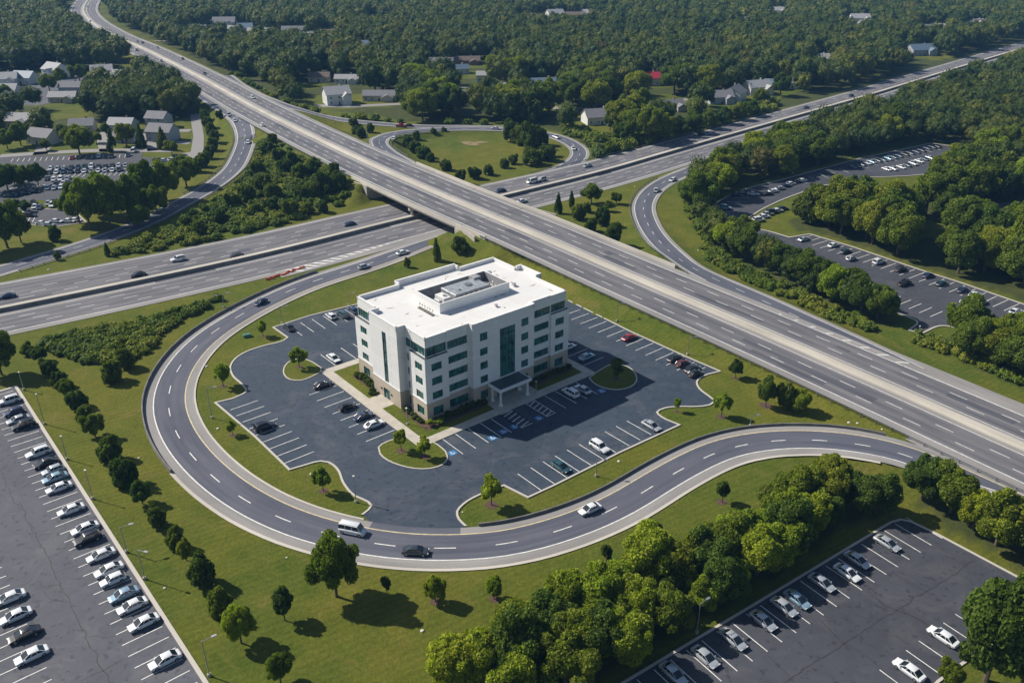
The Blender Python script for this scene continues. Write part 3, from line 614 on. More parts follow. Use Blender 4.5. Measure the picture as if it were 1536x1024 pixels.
for sgn, sc in ((-1, D0 - .6), (1, D1 + .6)):
    mb = MB(); P = [A.pt(sc + sgn * d, o)[0] for d, o in ((-1.2, -17), (-1.2, 17), (3.5, 17), (3.5, -17))]; zt = float(A.zc(sc + sgn * 3.5)) - .5
    if sgn > 0: P = P[::-1]
    mb.face([(p[0], p[1], zt) for p in P]); 
    for i in range(4): p, q_ = P[i], P[(i + 1) % 4]; mb.face([(p[0], p[1], -.3), (q_[0], q_[1], -.3), (q_[0], q_[1], zt), (p[0], p[1], zt)])
    child(mb, "abutment", M["concrete"], br)
    for o in (16.3, -16.3):
        mb = MB(); sg = 1 if o > 0 else -1
        a = A.pt(sc + sgn * -1.0, o)[0]; b_ = A.pt(sc + sgn * 13, o + sg * 2.5)[0]; nrm = np.array([-(b_ - a)[1], (b_ - a)[0]]); nrm = nrm / np.linalg.norm(nrm) * .25
        za, zb = 5.55, 5.3
        q4 = [(a[0] - nrm[0], a[1] - nrm[1]), (b_[0] - nrm[0], b_[1] - nrm[1]), (b_[0] + nrm[0], b_[1] + nrm[1]), (a[0] + nrm[0], a[1] + nrm[1])]; tz = [za, zb, zb, za]
        mb.face([(*q4[i], tz[i]) for i in range(4)])
        for i in range(4): j = (i + 1) % 4; mb.face([(*q4[i], -.3), (*q4[j], -.3), (*q4[j], tz[j]), (*q4[i], tz[i])])
        child(mb, "wing_wall", M["concrete"], br)
sm = SA_X + 1.6
mb = MB(); P = [A.pt(sm + d, o)[0] for d, o in ((-.7, -15.6), (.7, -15.6), (.7, 15.9), (-.7, 15.9))]
for zz in (2.95, 4.05): mb.face([(p[0], p[1], zz) for p in P])
for i in range(4): p, q_ = P[i], P[(i + 1) % 4]; mb.face([(p[0], p[1], 2.95), (q_[0], q_[1], 2.95), (q_[0], q_[1], 4.05), (p[0], p[1], 4.05)])
child(mb, "pier_cap", M["concrete"], br)
for o in np.linspace(-14, 14.6, 5):
    p = A.pt(sm, o)[0]; mb = MB(); mb.tube((p[0], p[1], -.2), (p[0], p[1], 2.94), .6, .6, 14); child(mb, "pier", M["concrete"], br, smooth=False)
# orange safety netting lying in the gore
mb = MB()
for k in range(16):
    p = B.pt(B.sp((432, 433, 0)) + k * .85, -20.2 + .15 * k + rng.normal() * .3)[0]; mb.box((p[0] - .6, p[1] - .35, 0), (p[0] + .6, p[1] + .35, .35 + rng.random() * .35), taper=.5)
tag(mb.build("safety_netting", M["orange_plastic"]), "heap of orange safety netting at the tip of the gore by the loop ramp", "netting")

# ------------------------------------------------------------------ car park sheets, kerbs, islands
def kerb(mb, pts, w, h, closed=True, skip=None, z0=-.12):
    """kerb ring outside the outline"""
    P = np.array(pts); n = len(P); ar = np.sum(P[:, 0] * np.roll(P[:, 1], -1) - np.roll(P[:, 0], -1) * P[:, 1]); sg = 1 if ar > 0 else -1
    nxt = np.roll(P, -1, 0) - P; nxt /= np.maximum(np.linalg.norm(nxt, axis=1)[:, None], 1e-6); prv = np.roll(nxt, 1, 0)
    n1 = np.stack([nxt[:, 1], -nxt[:, 0]], 1) * sg; n0 = np.stack([prv[:, 1], -prv[:, 0]], 1) * sg
    b_ = n0 + n1; b_ /= np.maximum(np.linalg.norm(b_, axis=1)[:, None], 1e-6); b_ /= np.maximum((b_ * n1).sum(1), .4)[:, None]
    O = P + b_ * w
    for i in range(n):
        j = (i + 1) % n
        if skip is not None and skip(P[i], P[j]): continue
        p, q_, a, c = P[i], P[j], O[i], O[j]
        mb.face([(*p, h), (*q_, h), (*c, h), (*a, h)]); mb.face([(*p, z0), (*q_, z0), (*q_, h), (*p, h)]); mb.face([(*a, z0), (*c, z0), (*c, h), (*a, h)])
for nm, L, mat in (("office_car_park", LOT_C, "lot_asphalt_blue"), ("left_car_park", LOT_L, "lot_asphalt_grey"), ("lower_car_park", LOT_R, "lot_asphalt_dark"), ("far_right_car_park", LOT_E, "lot_asphalt_dark"),
                   ("far_left_car_park", LOT_W1, "lot_asphalt_dark"), ("far_left_lower_car_park", LOT_W2, "lot_asphalt_dark"), ("northern_yard", LOT_N, "shoulder_asphalt"), ("woodland_car_park", LOT_F, "lot_asphalt_grey"), ("housing_yard", LOT_H, "lot_asphalt_grey"), ("residential_lane", LANE, "shoulder_asphalt")):
    mb = MB(); poly_sheet(mb, L, 0.0); tag(mb.build(nm, M[mat]), kind='structure')
g0_, g1_ = np.array(CURB_GAP[0][:2]), np.array(CURB_GAP[1][:2])
def in_mouth(p, q_):
    m_ = (p + q_) / 2; st, off, ex = LOOP.near([m_[0]], [m_[1]]); return off[0] < .6 and mouth[0] - 3 < st[0] < mouth[1] + 3
mb = MB(); kerb(mb, LOT_C, .42, .12, skip=in_mouth); kerb(mb, LOT_L, .7, .10); kerb(mb, LOT_R, .45, .12); kerb(mb, LOT_E, .5, .12); kerb(mb, LOT_W2, .4, .1)
tag(mb.build("kerb", M["light_kerb"]), kind='structure')

# building frame: lx along the right-hand front, ly along the left-hand front
BA = at(641.7, 633.3); BANG = R(39.5); bv = np.array([math.cos(BANG), math.sin(BANG)]); bu = np.array([-math.sin(BANG), math.cos(BANG)])
def bl(lx, ly): p = BA[:2] + bv * lx + bu * ly; return float(p[0]), float(p[1])
def island(name, pts, closed_pts=None, h=.11, mat="island_grass", kw=.35):
    P = pts; mb = MB(); poly_sheet(mb, P, h - .01); o = tag(mb.build(name, M[mat]), kind='structure')
    return o
ISL = [outline([(541, 777 - 0) if False else (569, 671), (571, 680), (583, 690), (600, 697), (622, 702), (645, 702), (662, 697), (670, 688), (667, 677, S), (655, 667), (643, 661, S), (630, 655, S), (612, 655), (592, 659)]),
       outline([(481, 552, S), (462, 541), (450, 538), (436, 542), (427, 552), (427, 561), (436, 569), (452, 570), (468, 564), (480, 558, S)]),
       outline([(885, 567, S), (900, 556), (920, 547), (940, 550), (952, 561), (954, 571), (945, 580), (925, 584), (905, 581), (890, 573)]) ,
       ]
mbk = MB()
for P in ISL: island("planted_island", P); kerb(mbk, P, .30, .13)
tag(mbk.build("island_kerb", M["light_kerb"]), kind='structure')
# pavement and planting round the building
pv = MB(); gs = MB()
def rect(mb, x0, y0, x1, y1, z): mb.face([(*bl(x0, y0), z), (*bl(x1, y0), z), (*bl(x1, y1), z), (*bl(x0, y1), z)])
PZ = .14
rect(pv, -7.3, -7.7, -4.8, 37.2, PZ); rect(pv, -4.8, -7.7, 45.8, -5.2, PZ); rect(pv, -4.8, 34.8, 43.4, 37.2, PZ)
rect(pv, 15.2, -5.2, 28.6, -1.0, PZ); rect(pv, -4.8, 11.6, -1.6, 17.6, PZ); rect(pv, 43.4, -5.2, 45.8, 37.2, PZ)
e = MB()
for x0, y0, x1, y1 in ((-7.3, -7.7, 45.8, -7.7), (-7.3, 37.2, -7.3, -7.7), (45.8, -7.7, 45.8, 37.2)):
    a, b_ = bl(x0, y0), bl(x1, y1); pv.face([(*a, -.1), (*b_, -.1), (*b_, PZ), (*a, PZ)])
tag(pv.build("pavement", M["pavement_concrete"]), kind='structure')
for r_ in ((-4.8, -5.2, 15.2, 0), (28.6, -5.2, 43.4, 0), (-4.8, 0, 0, 11.6), (-4.8, 17.6, 0, 34.8), (0, 30, 43.4, 34.8)): rect(gs, *r_, .12)
tag(gs.build("lawn", M["island_grass"]), kind='structure')
ml = MB()
for r_ in ((-2.3, -2.9, 14.8, -.2), (29, -2.9, 42.5, -.2), (-2.3, -.15, -.2, 7.8), (-2.3, 20.2, -.2, 30)): rect(ml, *r_, .15)
tag(ml.build("mulch_bed", M["mulch"]), kind='structure')

# ------------------------------------------------------------------ parking markings
def pline(mb, a, b_, w=.16, z=.03, mi=0):
    a = np.array(a[:2], float); b_ = np.array(b_[:2], float); d = b_ - a; d /= max(np.linalg.norm(d), 1e-6); n = np.array([-d[1], d[0]]) * w / 2
    mb.face([(*(a - n), z), (*(b_ - n), z), (*(b_ + n), z), (*(a + n), z)], mi)
def bline(x0, y0, x1, y1, **k): pline(mk, bl(x0, y0), bl(x1, y1), **k)
LW = .17
for x in (-1.4, 2, 5.5, 9, 12, 14.8, 18.2, 28.4, 31.8, 35.2, 38.7): bline(x, -7.9, x, -15.3, w=LW)
for x0, x1 in ((14.8, 18.2), (22.5, 25.1)):
    bline(x0, -7.9, x0, -15.3, w=LW); bline(x1, -7.9, x1, -15.3, w=LW); bline(x0, -15.3, x1, -15.3, w=LW); bline(x0, -7.95, x1, -7.95, w=LW)
    for k in range(5): bline(x0, -9.2 - k * 1.45, x1, -8.3 - k * 1.45, w=.22)
for y in (2.1, 5.8, 9.5, 13.3, 17, 20.8, 24.6, 28.3): bline(-14.9, y, -7.6, y, w=LW)
for y in (5.8, 9.2, 12.8, 16.2, 19.7, 23.2, 26.8, 30.3, 33.7): bline(-32.4, y, -25.5, y, w=LW)
for x in (3, 6.5, 9.9, 13.3, 16.8, 20.3, 24.2, 28.3, 31.8, 35.3): bline(x, -28.3, x, -35.7, w=LW)
for k in range(8): bline(-1.2 + 3.53 * k, 58.7, -1.2 + 3.53 * k, 66.6, w=LW)
for x in (-2.7, 3.3, 7, 10.5): bline(x, 37.7, x, 45.5, w=LW)
for k in range(14): bline(62.6, 22.9 - 3.54 * k, 69.5, 22.9 - 3.54 * k, w=LW)
for y in (-2.7, 3.4, 7.1, 10.8): bline(46.2, y, 53.3, y, w=LW)
# blue accessible bays with the wheelchair sign
def access(lx, ly, s=1.0):
    P = lambda a, b_: bl(lx + a * s, ly + b_ * s)
    mk.face([(*P(-.95, -.85), .027), (*P(.95, -.85), .027), (*P(.95, .85), .027), (*P(-.95, .85), .027)], 2)
    for k in range(10):
        t0, t1 = R(110 + k * 24), R(110 + (k + 1) * 24); c0 = (-.05 + .38 * math.cos(t0), -.18 + .38 * math.sin(t0)); c1 = (-.05 + .38 * math.cos(t1), -.18 + .38 * math.sin(t1)); pline(mk, P(*c0), P(*c1), .13, .032)
    pline(mk, P(-.12, .45), P(-.08, -.05), .16, .032); pline(mk, P(-.08, -.05), P(.32, -.08), .14, .033); pline(mk, P(.32, -.05), P(.5, -.5), .14, .034)
    mk.face([(*P(-.12 + .13 * math.cos(k * 1.0472), .62 + .13 * math.sin(k * 1.0472)), .032) for k in range(6)])
def acc_px(x, y): 
    w = at(x, y)[:2] - BA[:2]; access(float(w @ bv), float(w @ bu))
for p in ((678.5, 679), (738.8, 656.5), (755, 647), (772, 639.5), (808, 627), (902.5, 586)): acc_px(*p)
# left car park: stalls square to its kerb
E0 = at(22, 581)[:2]; E1 = at(304, 1023)[:2]; Ld = (E1 - E0) / np.linalg.norm(E1 - E0); Ln = np.array([Ld[1], -Ld[0]]);
if Ln[0] > 0: Ln = -Ln
LLEN = float(np.linalg.norm(E1 - E0))
for k in range(46):
    t_ = 1.6 + 2.93 * k; a = E0 + Ld * t_
    pline(mk, a + Ln * .6, a + Ln * 6.9, LW)
    if k > 3: pline(mk, a + Ln * 17.2, a + Ln * 29.4, LW)
R0 = at(938, 1024)[:2]; R1 = at(1338, 784)[:2]; Rd = (R1 - R0) / np.linalg.norm(R1 - R0); Rn = np.array([Rd[1], -Rd[0]])
for k in range(-3, 21):
    a = R0 + Rd * (1.9 + 3.42 * k); pline(mk, a + Rn * .5, a + Rn * 7.9, LW)
    a2 = a + Rd * 1.0
    if 9 <= k <= 16: pline(mk, a2 + Rn * 20.0, a2 + Rn * 26.8, LW)
U0 = at(1215, 351.5)[:2]; U1 = at(1536, 457)[:2]; Ud = (U1 - U0) / np.linalg.norm(U1 - U0); Un = np.array([Ud[1], -Ud[0]])
for k in range(26): a = U0 + Ud * (1 + 3.35 * k); pline(mk, a + Un * .3, a + Un * 9.0, .2); 
for k in range(5, 20): a = U0 + Ud * (1 + 3.35 * k) + Un * 24; pline(mk, a, a + Un * 6.5, .2)
for px in ((1075, 318), (1076, 321), (1077, 324), (1079, 327), (1082, 330), (1090, 303), (1100, 297), (1112, 292)):
    a = at(*px)[:2]; pline(mk, a, a + np.array([6.5, .6]), .2)
for k in range(16):
    a = at(1180, 272)[:2] * (1 - k / 15) + at(1395, 220)[:2] * k / 15; pline(mk, a, a + np.array([2.0, -7.0]), .2)
for (a0_, a1_, n_, dx, dy) in (((20, 238), (205, 231), 22, 2, -6), ((66, 252), (250, 247), 22, 1, -7), ((60, 262), (200, 256), 18, 1, -7), ((20, 280), (160, 270), 18, 1, -7), ((0, 330), (60, 325), 8, 2, -6)):
    for k in range(n_): a = at(*a0_)[:2] * (1 - k / n_) + at(*a1_)[:2] * k / n_; pline(mk, a, a + np.array([dx, dy]), .22)
tag(mk.build("road_markings", [M["white_paint"], M["yellow_paint"], M["blue_paint"]]), kind='structure')

# sealed cracks wandering over the car parks
ck = MB()
def crack(pts, w=.16, jit=.35):
    W = [at(*p)[:2] for p in pts]
    for a, b_ in zip(W, W[1:]):
        n = max(2, int(np.linalg.norm(b_ - a) / 1.1)); prev = a
        for k in range(1, n + 1):
            q_ = a + (b_ - a) * k / n + (rng.normal(size=2) * jit * .5 if k < n else 0); pline(ck, prev, q_, w * (.6 + .7 * rng.random()), .012); prev = q_
def tp(ox, oy, *p): return [(ox + a / 4, oy + b_ / 4) for a, b_ in p]
crack(tp(0, 768, (120, -60), (150, 20), (215, 150), (290, 270), (360, 440), (420, 540), (480, 680), (560, 830), (620, 950), (670, 1040)))
crack(tp(0, 768, (290, 270), (370, 235), (420, 180)), .12); crack(tp(0, 768, (200, 465), (330, 435), (370, 440)), .10); crack(tp(0, 768, (320, 360), (470, 320)), .1); crack(tp(0, 768, (520, 750), (690, 740)), .1)
crack(tp(0, 768, (490, 1010), (620, 950), (745, 875)), .13); crack(tp(0, 768, (410, 540), (300, 520), (260, 470)), .1); crack(tp(0, 512, (0, 760), (60, 900), (120, 1010)), .14); crack(tp(0, 512, (10, 770), (115, 740)), .1)
crack(tp(0, 768, (215, 150), (260, 130), (320, 125)), .1); crack(tp(0, 768, (220, 180), (160, 100)), .09)
crack(tp(1152, 768, (90, 1024), (250, 920), (450, 790), (640, 670), (770, 585), (950, 475), (1100, 380), (1240, 290)), .15); crack(tp(1152, 768, (610, 500), (700, 560), (770, 585), (880, 630), (970, 685)), .2); crack(tp(1152, 768, (320, 650), (450, 790), (560, 840), (650, 910)), .13)
crack(tp(1152, 768, (760, 370), (950, 475), (1040, 520)), .12); crack(tp(1152, 768, (420, 590), (560, 700)), .08); crack(tp(1152, 768, (0, 860), (130, 985)), .09); crack(tp(1152, 768, (640, 670), (500, 590)), .07); crack(tp(1152, 768, (300, 730), (400, 800)), .07)
crack(tp(384, 512, (110, 60), (45, 110), (35, 190), (130, 320), (230, 400), (390, 520), (480, 610), (570, 680), (660, 760), (750, 820)), .13); crack(tp(384, 512, (850, 765), (750, 820), (620, 885)), .13)
crack(tp(384, 512, (1260, 690), (1330, 750), (1400, 790)), .1); crack(tp(384, 512, (1340, 760), (1100, 880), (940, 960), (720, 995)), .1); crack(tp(384, 512, (390, 520), (300, 560)), .08)
tag(ck.build("crack_seal", M["crack_sealer"]), kind='structure')

# winding lanes among the houses, bare earth on the oval
lm = MB()
def lane(pts, w):
    W = catmull(np.array([at(x, y)[:2] for x, y in pts]), 5); T_ = np.gradient(W, axis=0); T_ /= np.linalg.norm(T_, axis=1)[:, None]; Nn = np.stack([-T_[:, 1], T_[:, 0]], 1) * w / 2
    for i in range(len(W) - 1): lm.face([(*(W[i] - Nn[i]), .02), (*(W[i + 1] - Nn[i + 1]), .02), (*(W[i + 1] + Nn[i + 1]), .02), (*(W[i] + Nn[i]), .02)])
for p_ in ([(818, 158), (842, 164), (868, 166), (895, 164), (925, 163), (950, 158), (1000, 152), (1045, 148), (1080, 142)], [(868, 166), (890, 158), (905, 156)], [(470, 158), (520, 160), (560, 158), (600, 156)], [(690, 130), (712, 132), (735, 128)], [(230, 62), (300, 60), (380, 60), (480, 62)], [(0, 234), (60, 230), (140, 226), (262, 226)], [(60, 232), (66, 220)], [(160, 228), (158, 200), (168, 190)], [(232, 226), (222, 200)], [(262, 196), (286, 196)], [(262, 214), (286, 214)]): lane(p_, 6.5)
tag(lm.build("lane", M["shoulder_asphalt"]), kind='structure')
lm = MB()
for cx, cy, rr in ((706, 215, 3.5), (722, 213, 2.5), (700, 213, 2.5), (711, 217, 2.2)):
    c_ = at(cx, cy); lm.face([(c_[0] + rr * 1.3 * math.cos(k * .393) * rng.uniform(.7, 1.1), c_[1] + rr * math.sin(k * .393) * rng.uniform(.7, 1.1), -.05 + .01 * rr / 8) for k in range(16)])
tag(lm.build("bare_earth", M["earth"]), kind='structure')

# ------------------------------------------------------------------ the office building
ob = empty("office_building", (*BA[:2], 0), BANG)
tag(ob, "white five storey office building with green windows and stone ground floor", "office building")
WIN = []
def wall_seg(mb, p0, p1, z0, z1, openings=(), depth=.28, mi=0):
    """wall from p0 to p1 (outside on its right hand side) with recessed openings (a, b, za, zb, panes)"""
    p0 = np.array(p0, float); p1 = np.array(p1, float); L = np.linalg.norm(p1 - p0); d = (p1 - p0) / L; n = np.array([d[1], -d[0]])
    Pq = lambda s_, z, o=0.0: (float(p0[0] + d[0] * s_ + n[0] * o), float(p0[1] + d[1] * s_ + n[1] * o), z)
    op = [o for o in openings if min(o[3], z1) > max(o[2], z0)]
    op = [(max(o[0], 0), min(o[1], L), max(o[2], z0), min(o[3], z1), *o[4:]) for o in op]
    xs = sorted({0, L, *[o[0] for o in op], *[o[1] for o in op]}); zs = sorted({z0, z1, *[o[2] for o in op], *[o[3] for o in op]})
    for xa, xb in zip(xs, xs[1:]):
        for za, zb in zip(zs, zs[1:]):
            xm, zm = (xa + xb) / 2, (za + zb) / 2
            if any(o[0] < xm < o[1] and o[2] < zm < o[3] for o in op): continue
            mb.face([Pq(xa, za), Pq(xb, za), Pq(xb, zb), Pq(xa, zb)], mi)
    for a, b_, za, zb, *pn in op:
        for q in (((a, za), (b_, za)), ((b_, za), (b_, zb)), ((b_, zb), (a, zb)), ((a, zb), (a, za))):
            (s0_, c0), (s1_, c1) = q; mb.face([Pq(s0_, c0), Pq(s1_, c1), Pq(s1_, c1, -depth), Pq(s0_, c0, -depth)], mi)
        cols, rows = (pn + [3, 1])[:2] if len(pn) >= 2 else ((pn[0], 1) if pn else (3, 1))
        gm = MB(); gm.face([Pq(a, za, -depth + .06), Pq(b_, za, -depth + .06), Pq(b_, zb, -depth + .06), Pq(a, zb, -depth + .06)], 0)
        def bar(s0_, s1_, c0, c1, o0=-depth + .065, o1=-depth + .13):
            gm.face([Pq(s0_, c0, o1), Pq(s1_, c0, o1), Pq(s1_, c1, o1), Pq(s0_, c1, o1)], 1)
            for q in (((s0_, c0), (s1_, c0)), ((s1_, c0), (s1_, c1)), ((s1_, c1), (s0_, c1)), ((s0_, c1), (s0_, c0))): gm.face([Pq(*q[0], o0), Pq(*q[1], o0), Pq(*q[1], o1), Pq(*q[0], o1)], 1)
        for k in range(cols + 1): x_ = a + (b_ - a) * k / cols; bar(max(a, x_ - .04), min(b_, x_ + .04), za, zb)
        for k in range(rows + 1): z_ = za + (zb - za) * k / rows; bar(a, b_, max(za, z_ - .04), min(zb, z_ + .04), -depth + .066, -depth + .125)
        WIN.append(gm)
ROWS = [(5.25, 7.1), (8.85, 10.75), (12.45, 14.3)]
def rowsw(a, b_, c, ground=True, top=None): 
    o = [(a, b_, za, zb, c) for za, zb in ROWS]
    if ground: o.append((a, b_, 1.0, 3.2, c))
    if top: o.append((a, b_, 16.2, 18.2, c))
    return o
ZB, ZT, ZR = 4.7, 15.9, 20.1
foot = [  # p0, p1, openings for z < 15.9
 ((0, 0), (6.3, 0), rowsw(1.7, 4.5, 3)),
 ((6.3, 0), (6.3, .5), []),
 ((6.3, .5), (12.4, .5), rowsw(.15, 5.7, 6)),
 ((12.4, .5), (12.4, -1), []),
 ((12.4, -1), (30.8, -1), rowsw(2.1, 4.3, 2) + rowsw(14.4, 16.6, 2) + [(7.9, 12.5, 4.9, 17.6, 5, 8), (7.0, 13.4, .15, 3.6, 6, 2)]),
 ((30.8, -1), (30.8, .5), []),
 ((30.8, .5), (37.2, .5), rowsw(.3, 6.0, 6)),
 ((37.2, .5), (37.2, 0), []),
 ((37.2, 0), (43.1, 0), rowsw(1.4, 4.2, 3)),
 ((43.1, 0), (43.1, 12), rowsw(1.5, 4.5, 3) + rowsw(6.5, 11, 4)), ((43.1, 12), (44.3, 12), []), ((44.3, 12), (44.3, 20), rowsw(2.5, 5.5, 3)), ((44.3, 20), (43.1, 20), []), ((43.1, 20), (43.1, 30), rowsw(1, 4, 3) + rowsw(5.5, 8.5, 3)),
 ((43.1, 30), (30.8, 30), rowsw(1.4, 4.2, 3) + rowsw(6.5, 11.8, 5)), ((30.8, 30), (30.8, 31), []), ((30.8, 31), (12.4, 31), rowsw(2, 4.2, 2) + rowsw(6.5, 12, 5) + rowsw(14.4, 16.6, 2)), ((12.4, 31), (12.4, 30), []), ((12.4, 30), (0, 30), rowsw(.7, 6, 5) + rowsw(8, 10.8, 3)),
 ((0, 30), (0, 21.3), rowsw(2.3, 5.2, 3)),
 ((0, 21.3), (.9, 21.3), []), ((.9, 21.3), (.9, 20.3), [(.15, .85, za, zb, 1) for za, zb in ROWS] + [(.15, .85, .4, 3.2, 1)]), ((.9, 20.3), (-1.6, 20.3), []),
 ((-1.6, 20.3), (-1.6, 8.5), [(5.4, 7.1, 4.9, 18.0, 2, 9), (4.4, 7.2, .14, 2.9, 2)]),
 ((-1.6, 8.5), (.7, 8.5), []),
 ((.7, 8.5), (.7, 6.4), rowsw(.25, 1.85, 2)),
 ((.7, 6.4), (0, 6.4), []),
 ((0, 6.4), (0, 0), rowsw(2.4, 5.2, 3)),
]
st_ = MB(); wl = MB()
def out(p0, p1, o):  # push a segment outwards
    d = np.array(p1, float) - np.array(p0, float); d /= np.linalg.norm(d); n = np.array([d[1], -d[0]]) * o; return tuple(np.array(p0) + n), tuple(np.array(p1) + n)
nfl = len(foot)
for p0, p1, op in foot:
    o2 = [q for q in op]
    wall_seg(st_, p0, p1, 0, ZB, [q for q in o2 if q[2] < ZB - .3 and q[3] <= ZB + .01])
    wall_seg(wl, p0, p1, ZB, ZT, [q for q in o2 if q[2] >= ZB])
    L_ = np.linalg.norm(np.array(p1) - np.array(p0))
    if L_ > 1.2:  # projecting string course between stone and panels
        q0, q1 = out(p0, p1, .09); q0b, q1b = out(p0, p1, -.01)
        wl.face([(*q0, ZB - .02), (*q1, ZB - .02), (*q1, ZB + .25), (*q0, ZB + .25)]); wl.face([(*q0, ZB + .25), (*q1, ZB + .25), (*q1b, ZB + .25), (*q0b, ZB + .25)]); wl.face([(*q0, ZB - .02), (*q0b, ZB - .02), (*q1b, ZB - .02), (*q1, ZB - .02)])
# top storey: corner blocks set back behind a ledge with a glass band round the corner
I = .65
top = [
 ((I, I), (6.3, I), [(.02, 5.6, 16.1, 18.25, 5)], 20.75), ((6.3, I), (6.3, .5), [], 20.75),
 ((6.3, .5), (12.4, .5), [(.15, 5.7, 16.2, 18.2, 6)], 20.95), ((12.4, .5), (12.4, -1), [], 21.15),
 ((12.4, -1), (30.8, -1), [(2.1, 4.3, 16.2, 18.2, 2), (14.4, 16.6, 16.2, 18.2, 2), (7.9, 12.5, 15.9, 17.6, 5, 1)], 21.1), ((30.8, -1), (30.8, .5), [], 21.15),
 ((30.8, .5), (37.2, .5), [(.3, 6.35, 16.2, 18.2, 6)], 20.95), ((37.2, .5), (37.2, I), [], 20.7),
 ((37.2, I), (43.1 - I, I), [(.3, 5.1, 16.1, 18.2, 4)], 20.7), ((43.1 - I, I), (43.1 - I, 12), [(.1, 5.5, 16.1, 18.2, 4)], 20.7), ((43.1 - I, 12), (44.3, 12), [], 21.3), ((44.3, 12), (44.3, 20), [], 21.2), ((44.3, 20), (43.1 - I, 20), [], 21.3), ((43.1 - I, 20), (43.1 - I, 30 - I), [], 20.9),
 ((43.1 - I, 30 - I), (30.8, 30 - I), [], 21.0), ((30.8, 30 - I), (30.8, 31), [], 21.4), ((30.8, 31), (12.4, 31), [], 21.55), ((12.4, 31), (12.4, 30 - I), [], 21.4), ((12.4, 30 - I), (I, 30 - I), [], 21.15),
 ((I, 30 - I), (I, 21.3), [(.1, 8.5, 16.1, 18.4, 7)], 21.15), ((I, 21.3), (.9, 21.3), [], 21), ((.9, 21.3), (.9, 20.3), [(.15, .85, 16.2, 18.2, 1)], 21), ((.9, 20.3), (-1.6, 20.3), [], 21.3),
 ((-1.6, 20.3), (-1.6, 8.5), [(5.4, 7.1, 15.9, 18.0, 2, 1)], 21.2), ((-1.6, 8.5), (.7, 8.5), [], 21.2),
 ((.7, 8.5), (.7, 6.4), [(.02, 2.0, 16.1, 18.2, 2)], 20.8), ((.7, 6.4), (I, 6.4), [], 20.8), ((I, 6.4), (I, I), [(.02, 5.7, 16.1, 18.25, 5)], 20.75),
]
pr = MB()
for p0, p1, op, zp in top:
    wall_seg(wl, p0, p1, ZT, zp, op); L_ = np.linalg.norm(np.array(p1) - np.array(p0))
    q0, q1 = out(p0, p1, .06); r0, r1 = out(p0, p1, -.42)
    if L_ > .6:
        d = (np.array(p1, float) - np.array(p0, float)) / L_ * .05
        pr.face([(*q0, zp), (*q1, zp), (*r1, zp), (*r0, zp)]); pr.face([(*r0, ZR - .1), (*r1, ZR - .1), (*r1, zp), (*r0, zp)]); pr.face([(*q0, zp - .25), (*q1, zp - .25), (*q1, zp), (*q0, zp)])
        for e_, f_ in ((q0, r0), (q1, r1)): pr.face([(*e_, ZR - .1), (*f_, ZR - .1), (*f_, zp), (*e_, zp)])
wl.build("wall", M["white_panel"], ob); st_.build("stone_base", M["pale_stone"], ob); pr.build("parapet", M["white_panel"], ob)
rf = MB(); tp_poly = [t_[0] for t_ in top]; poly_sheet(rf, tp_poly, ZR); roof_o = rf.build("roof", M["roof_white"], ob)
lg = MB(); fp = [f_[0] for f_ in foot]; poly_sheet(lg, fp, ZT); lg.build("ledge", M["canopy_roof"], ob)
for g__ in WIN: g__.build("window", [M["window_glass"], M["window_frame"]], ob)
# thin white vertical fins on the ledge glass, corner posts
fn = MB()
for x_, y_ in ((I + .02, I + .02), (3.2, I - .03)): fn.box((x_ - .07, y_ - .07, ZT), (x_ + .07, y_ + .07, 18.3))
fn.build("corner_post", M["window_frame"], ob)
# entrance canopy on columns
cn = MB(); cn.box((16.6, -5.6, 3.9), (26.3, -1.02, 4.55)); cano = cn.build("canopy", M["white_panel"], ob)
cr = MB(); cr.box((17.0, -5.2, 4.553), (25.9, -1.06, 4.63)); cr.build("canopy_roof", M["canopy_roof"], cano)
for x_, y_ in ((17.3, -4.9), (25.5, -4.9), (17.3, -1.8), (25.5, -1.8)):
    cl = MB(); cl.tube((x_, y_, .14), (x_, y_, 3.9), .30, .27, 12); cl.tube((x_, y_, .14), (x_, y_, .55), .55, .45, 12); cl.build("column", M["white_panel"], ob)
# door surround on the left hand front
for y_ in (12.3, 16.7):
    dr = MB(); dr.box((-1.85, y_ - .12, 2.1), (-1.62, y_ + .12, 2.5)); dr.build("wall_lamp", M["plastic_black"], ob)
# plant enclosure on the roof
px0, px1, py0, py1, zt_ = 11.5, 32.3, 10.2, 20.2, 22.55
pn = MB(); w_ = .3
pn.box((px0, py0, ZR), (px1, py0 + w_, zt_)); pn.box((px0, py1 - w_, ZR), (px1, py1, zt_)); pn.box((px0, py0 + w_, ZR), (px0 + w_, py1 - w_, zt_ - .003)); pn.box((px1 - w_, py0 + w_, ZR), (px1, py1 - w_, zt_ - .003))
pe = pn.build("plant_enclosure", M["white_panel"], ob)
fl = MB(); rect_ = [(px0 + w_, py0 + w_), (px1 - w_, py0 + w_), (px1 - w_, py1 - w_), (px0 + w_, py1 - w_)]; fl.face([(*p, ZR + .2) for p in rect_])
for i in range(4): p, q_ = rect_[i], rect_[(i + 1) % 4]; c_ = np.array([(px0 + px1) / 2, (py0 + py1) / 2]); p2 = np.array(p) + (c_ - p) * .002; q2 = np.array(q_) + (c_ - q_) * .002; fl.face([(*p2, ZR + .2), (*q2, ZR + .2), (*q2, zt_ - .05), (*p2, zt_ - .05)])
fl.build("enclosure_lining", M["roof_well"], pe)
def bevel_box(mb, lo, hi, bv_=.06):
    mb.box(lo, (hi[0], hi[1], hi[2] - bv_)); mb.box((lo[0], lo[1], hi[2] - bv_ + .001), hi, taper=2 * bv_ / min(hi[0] - lo[0], hi[1] - lo[1]))
zf = ZR + .2
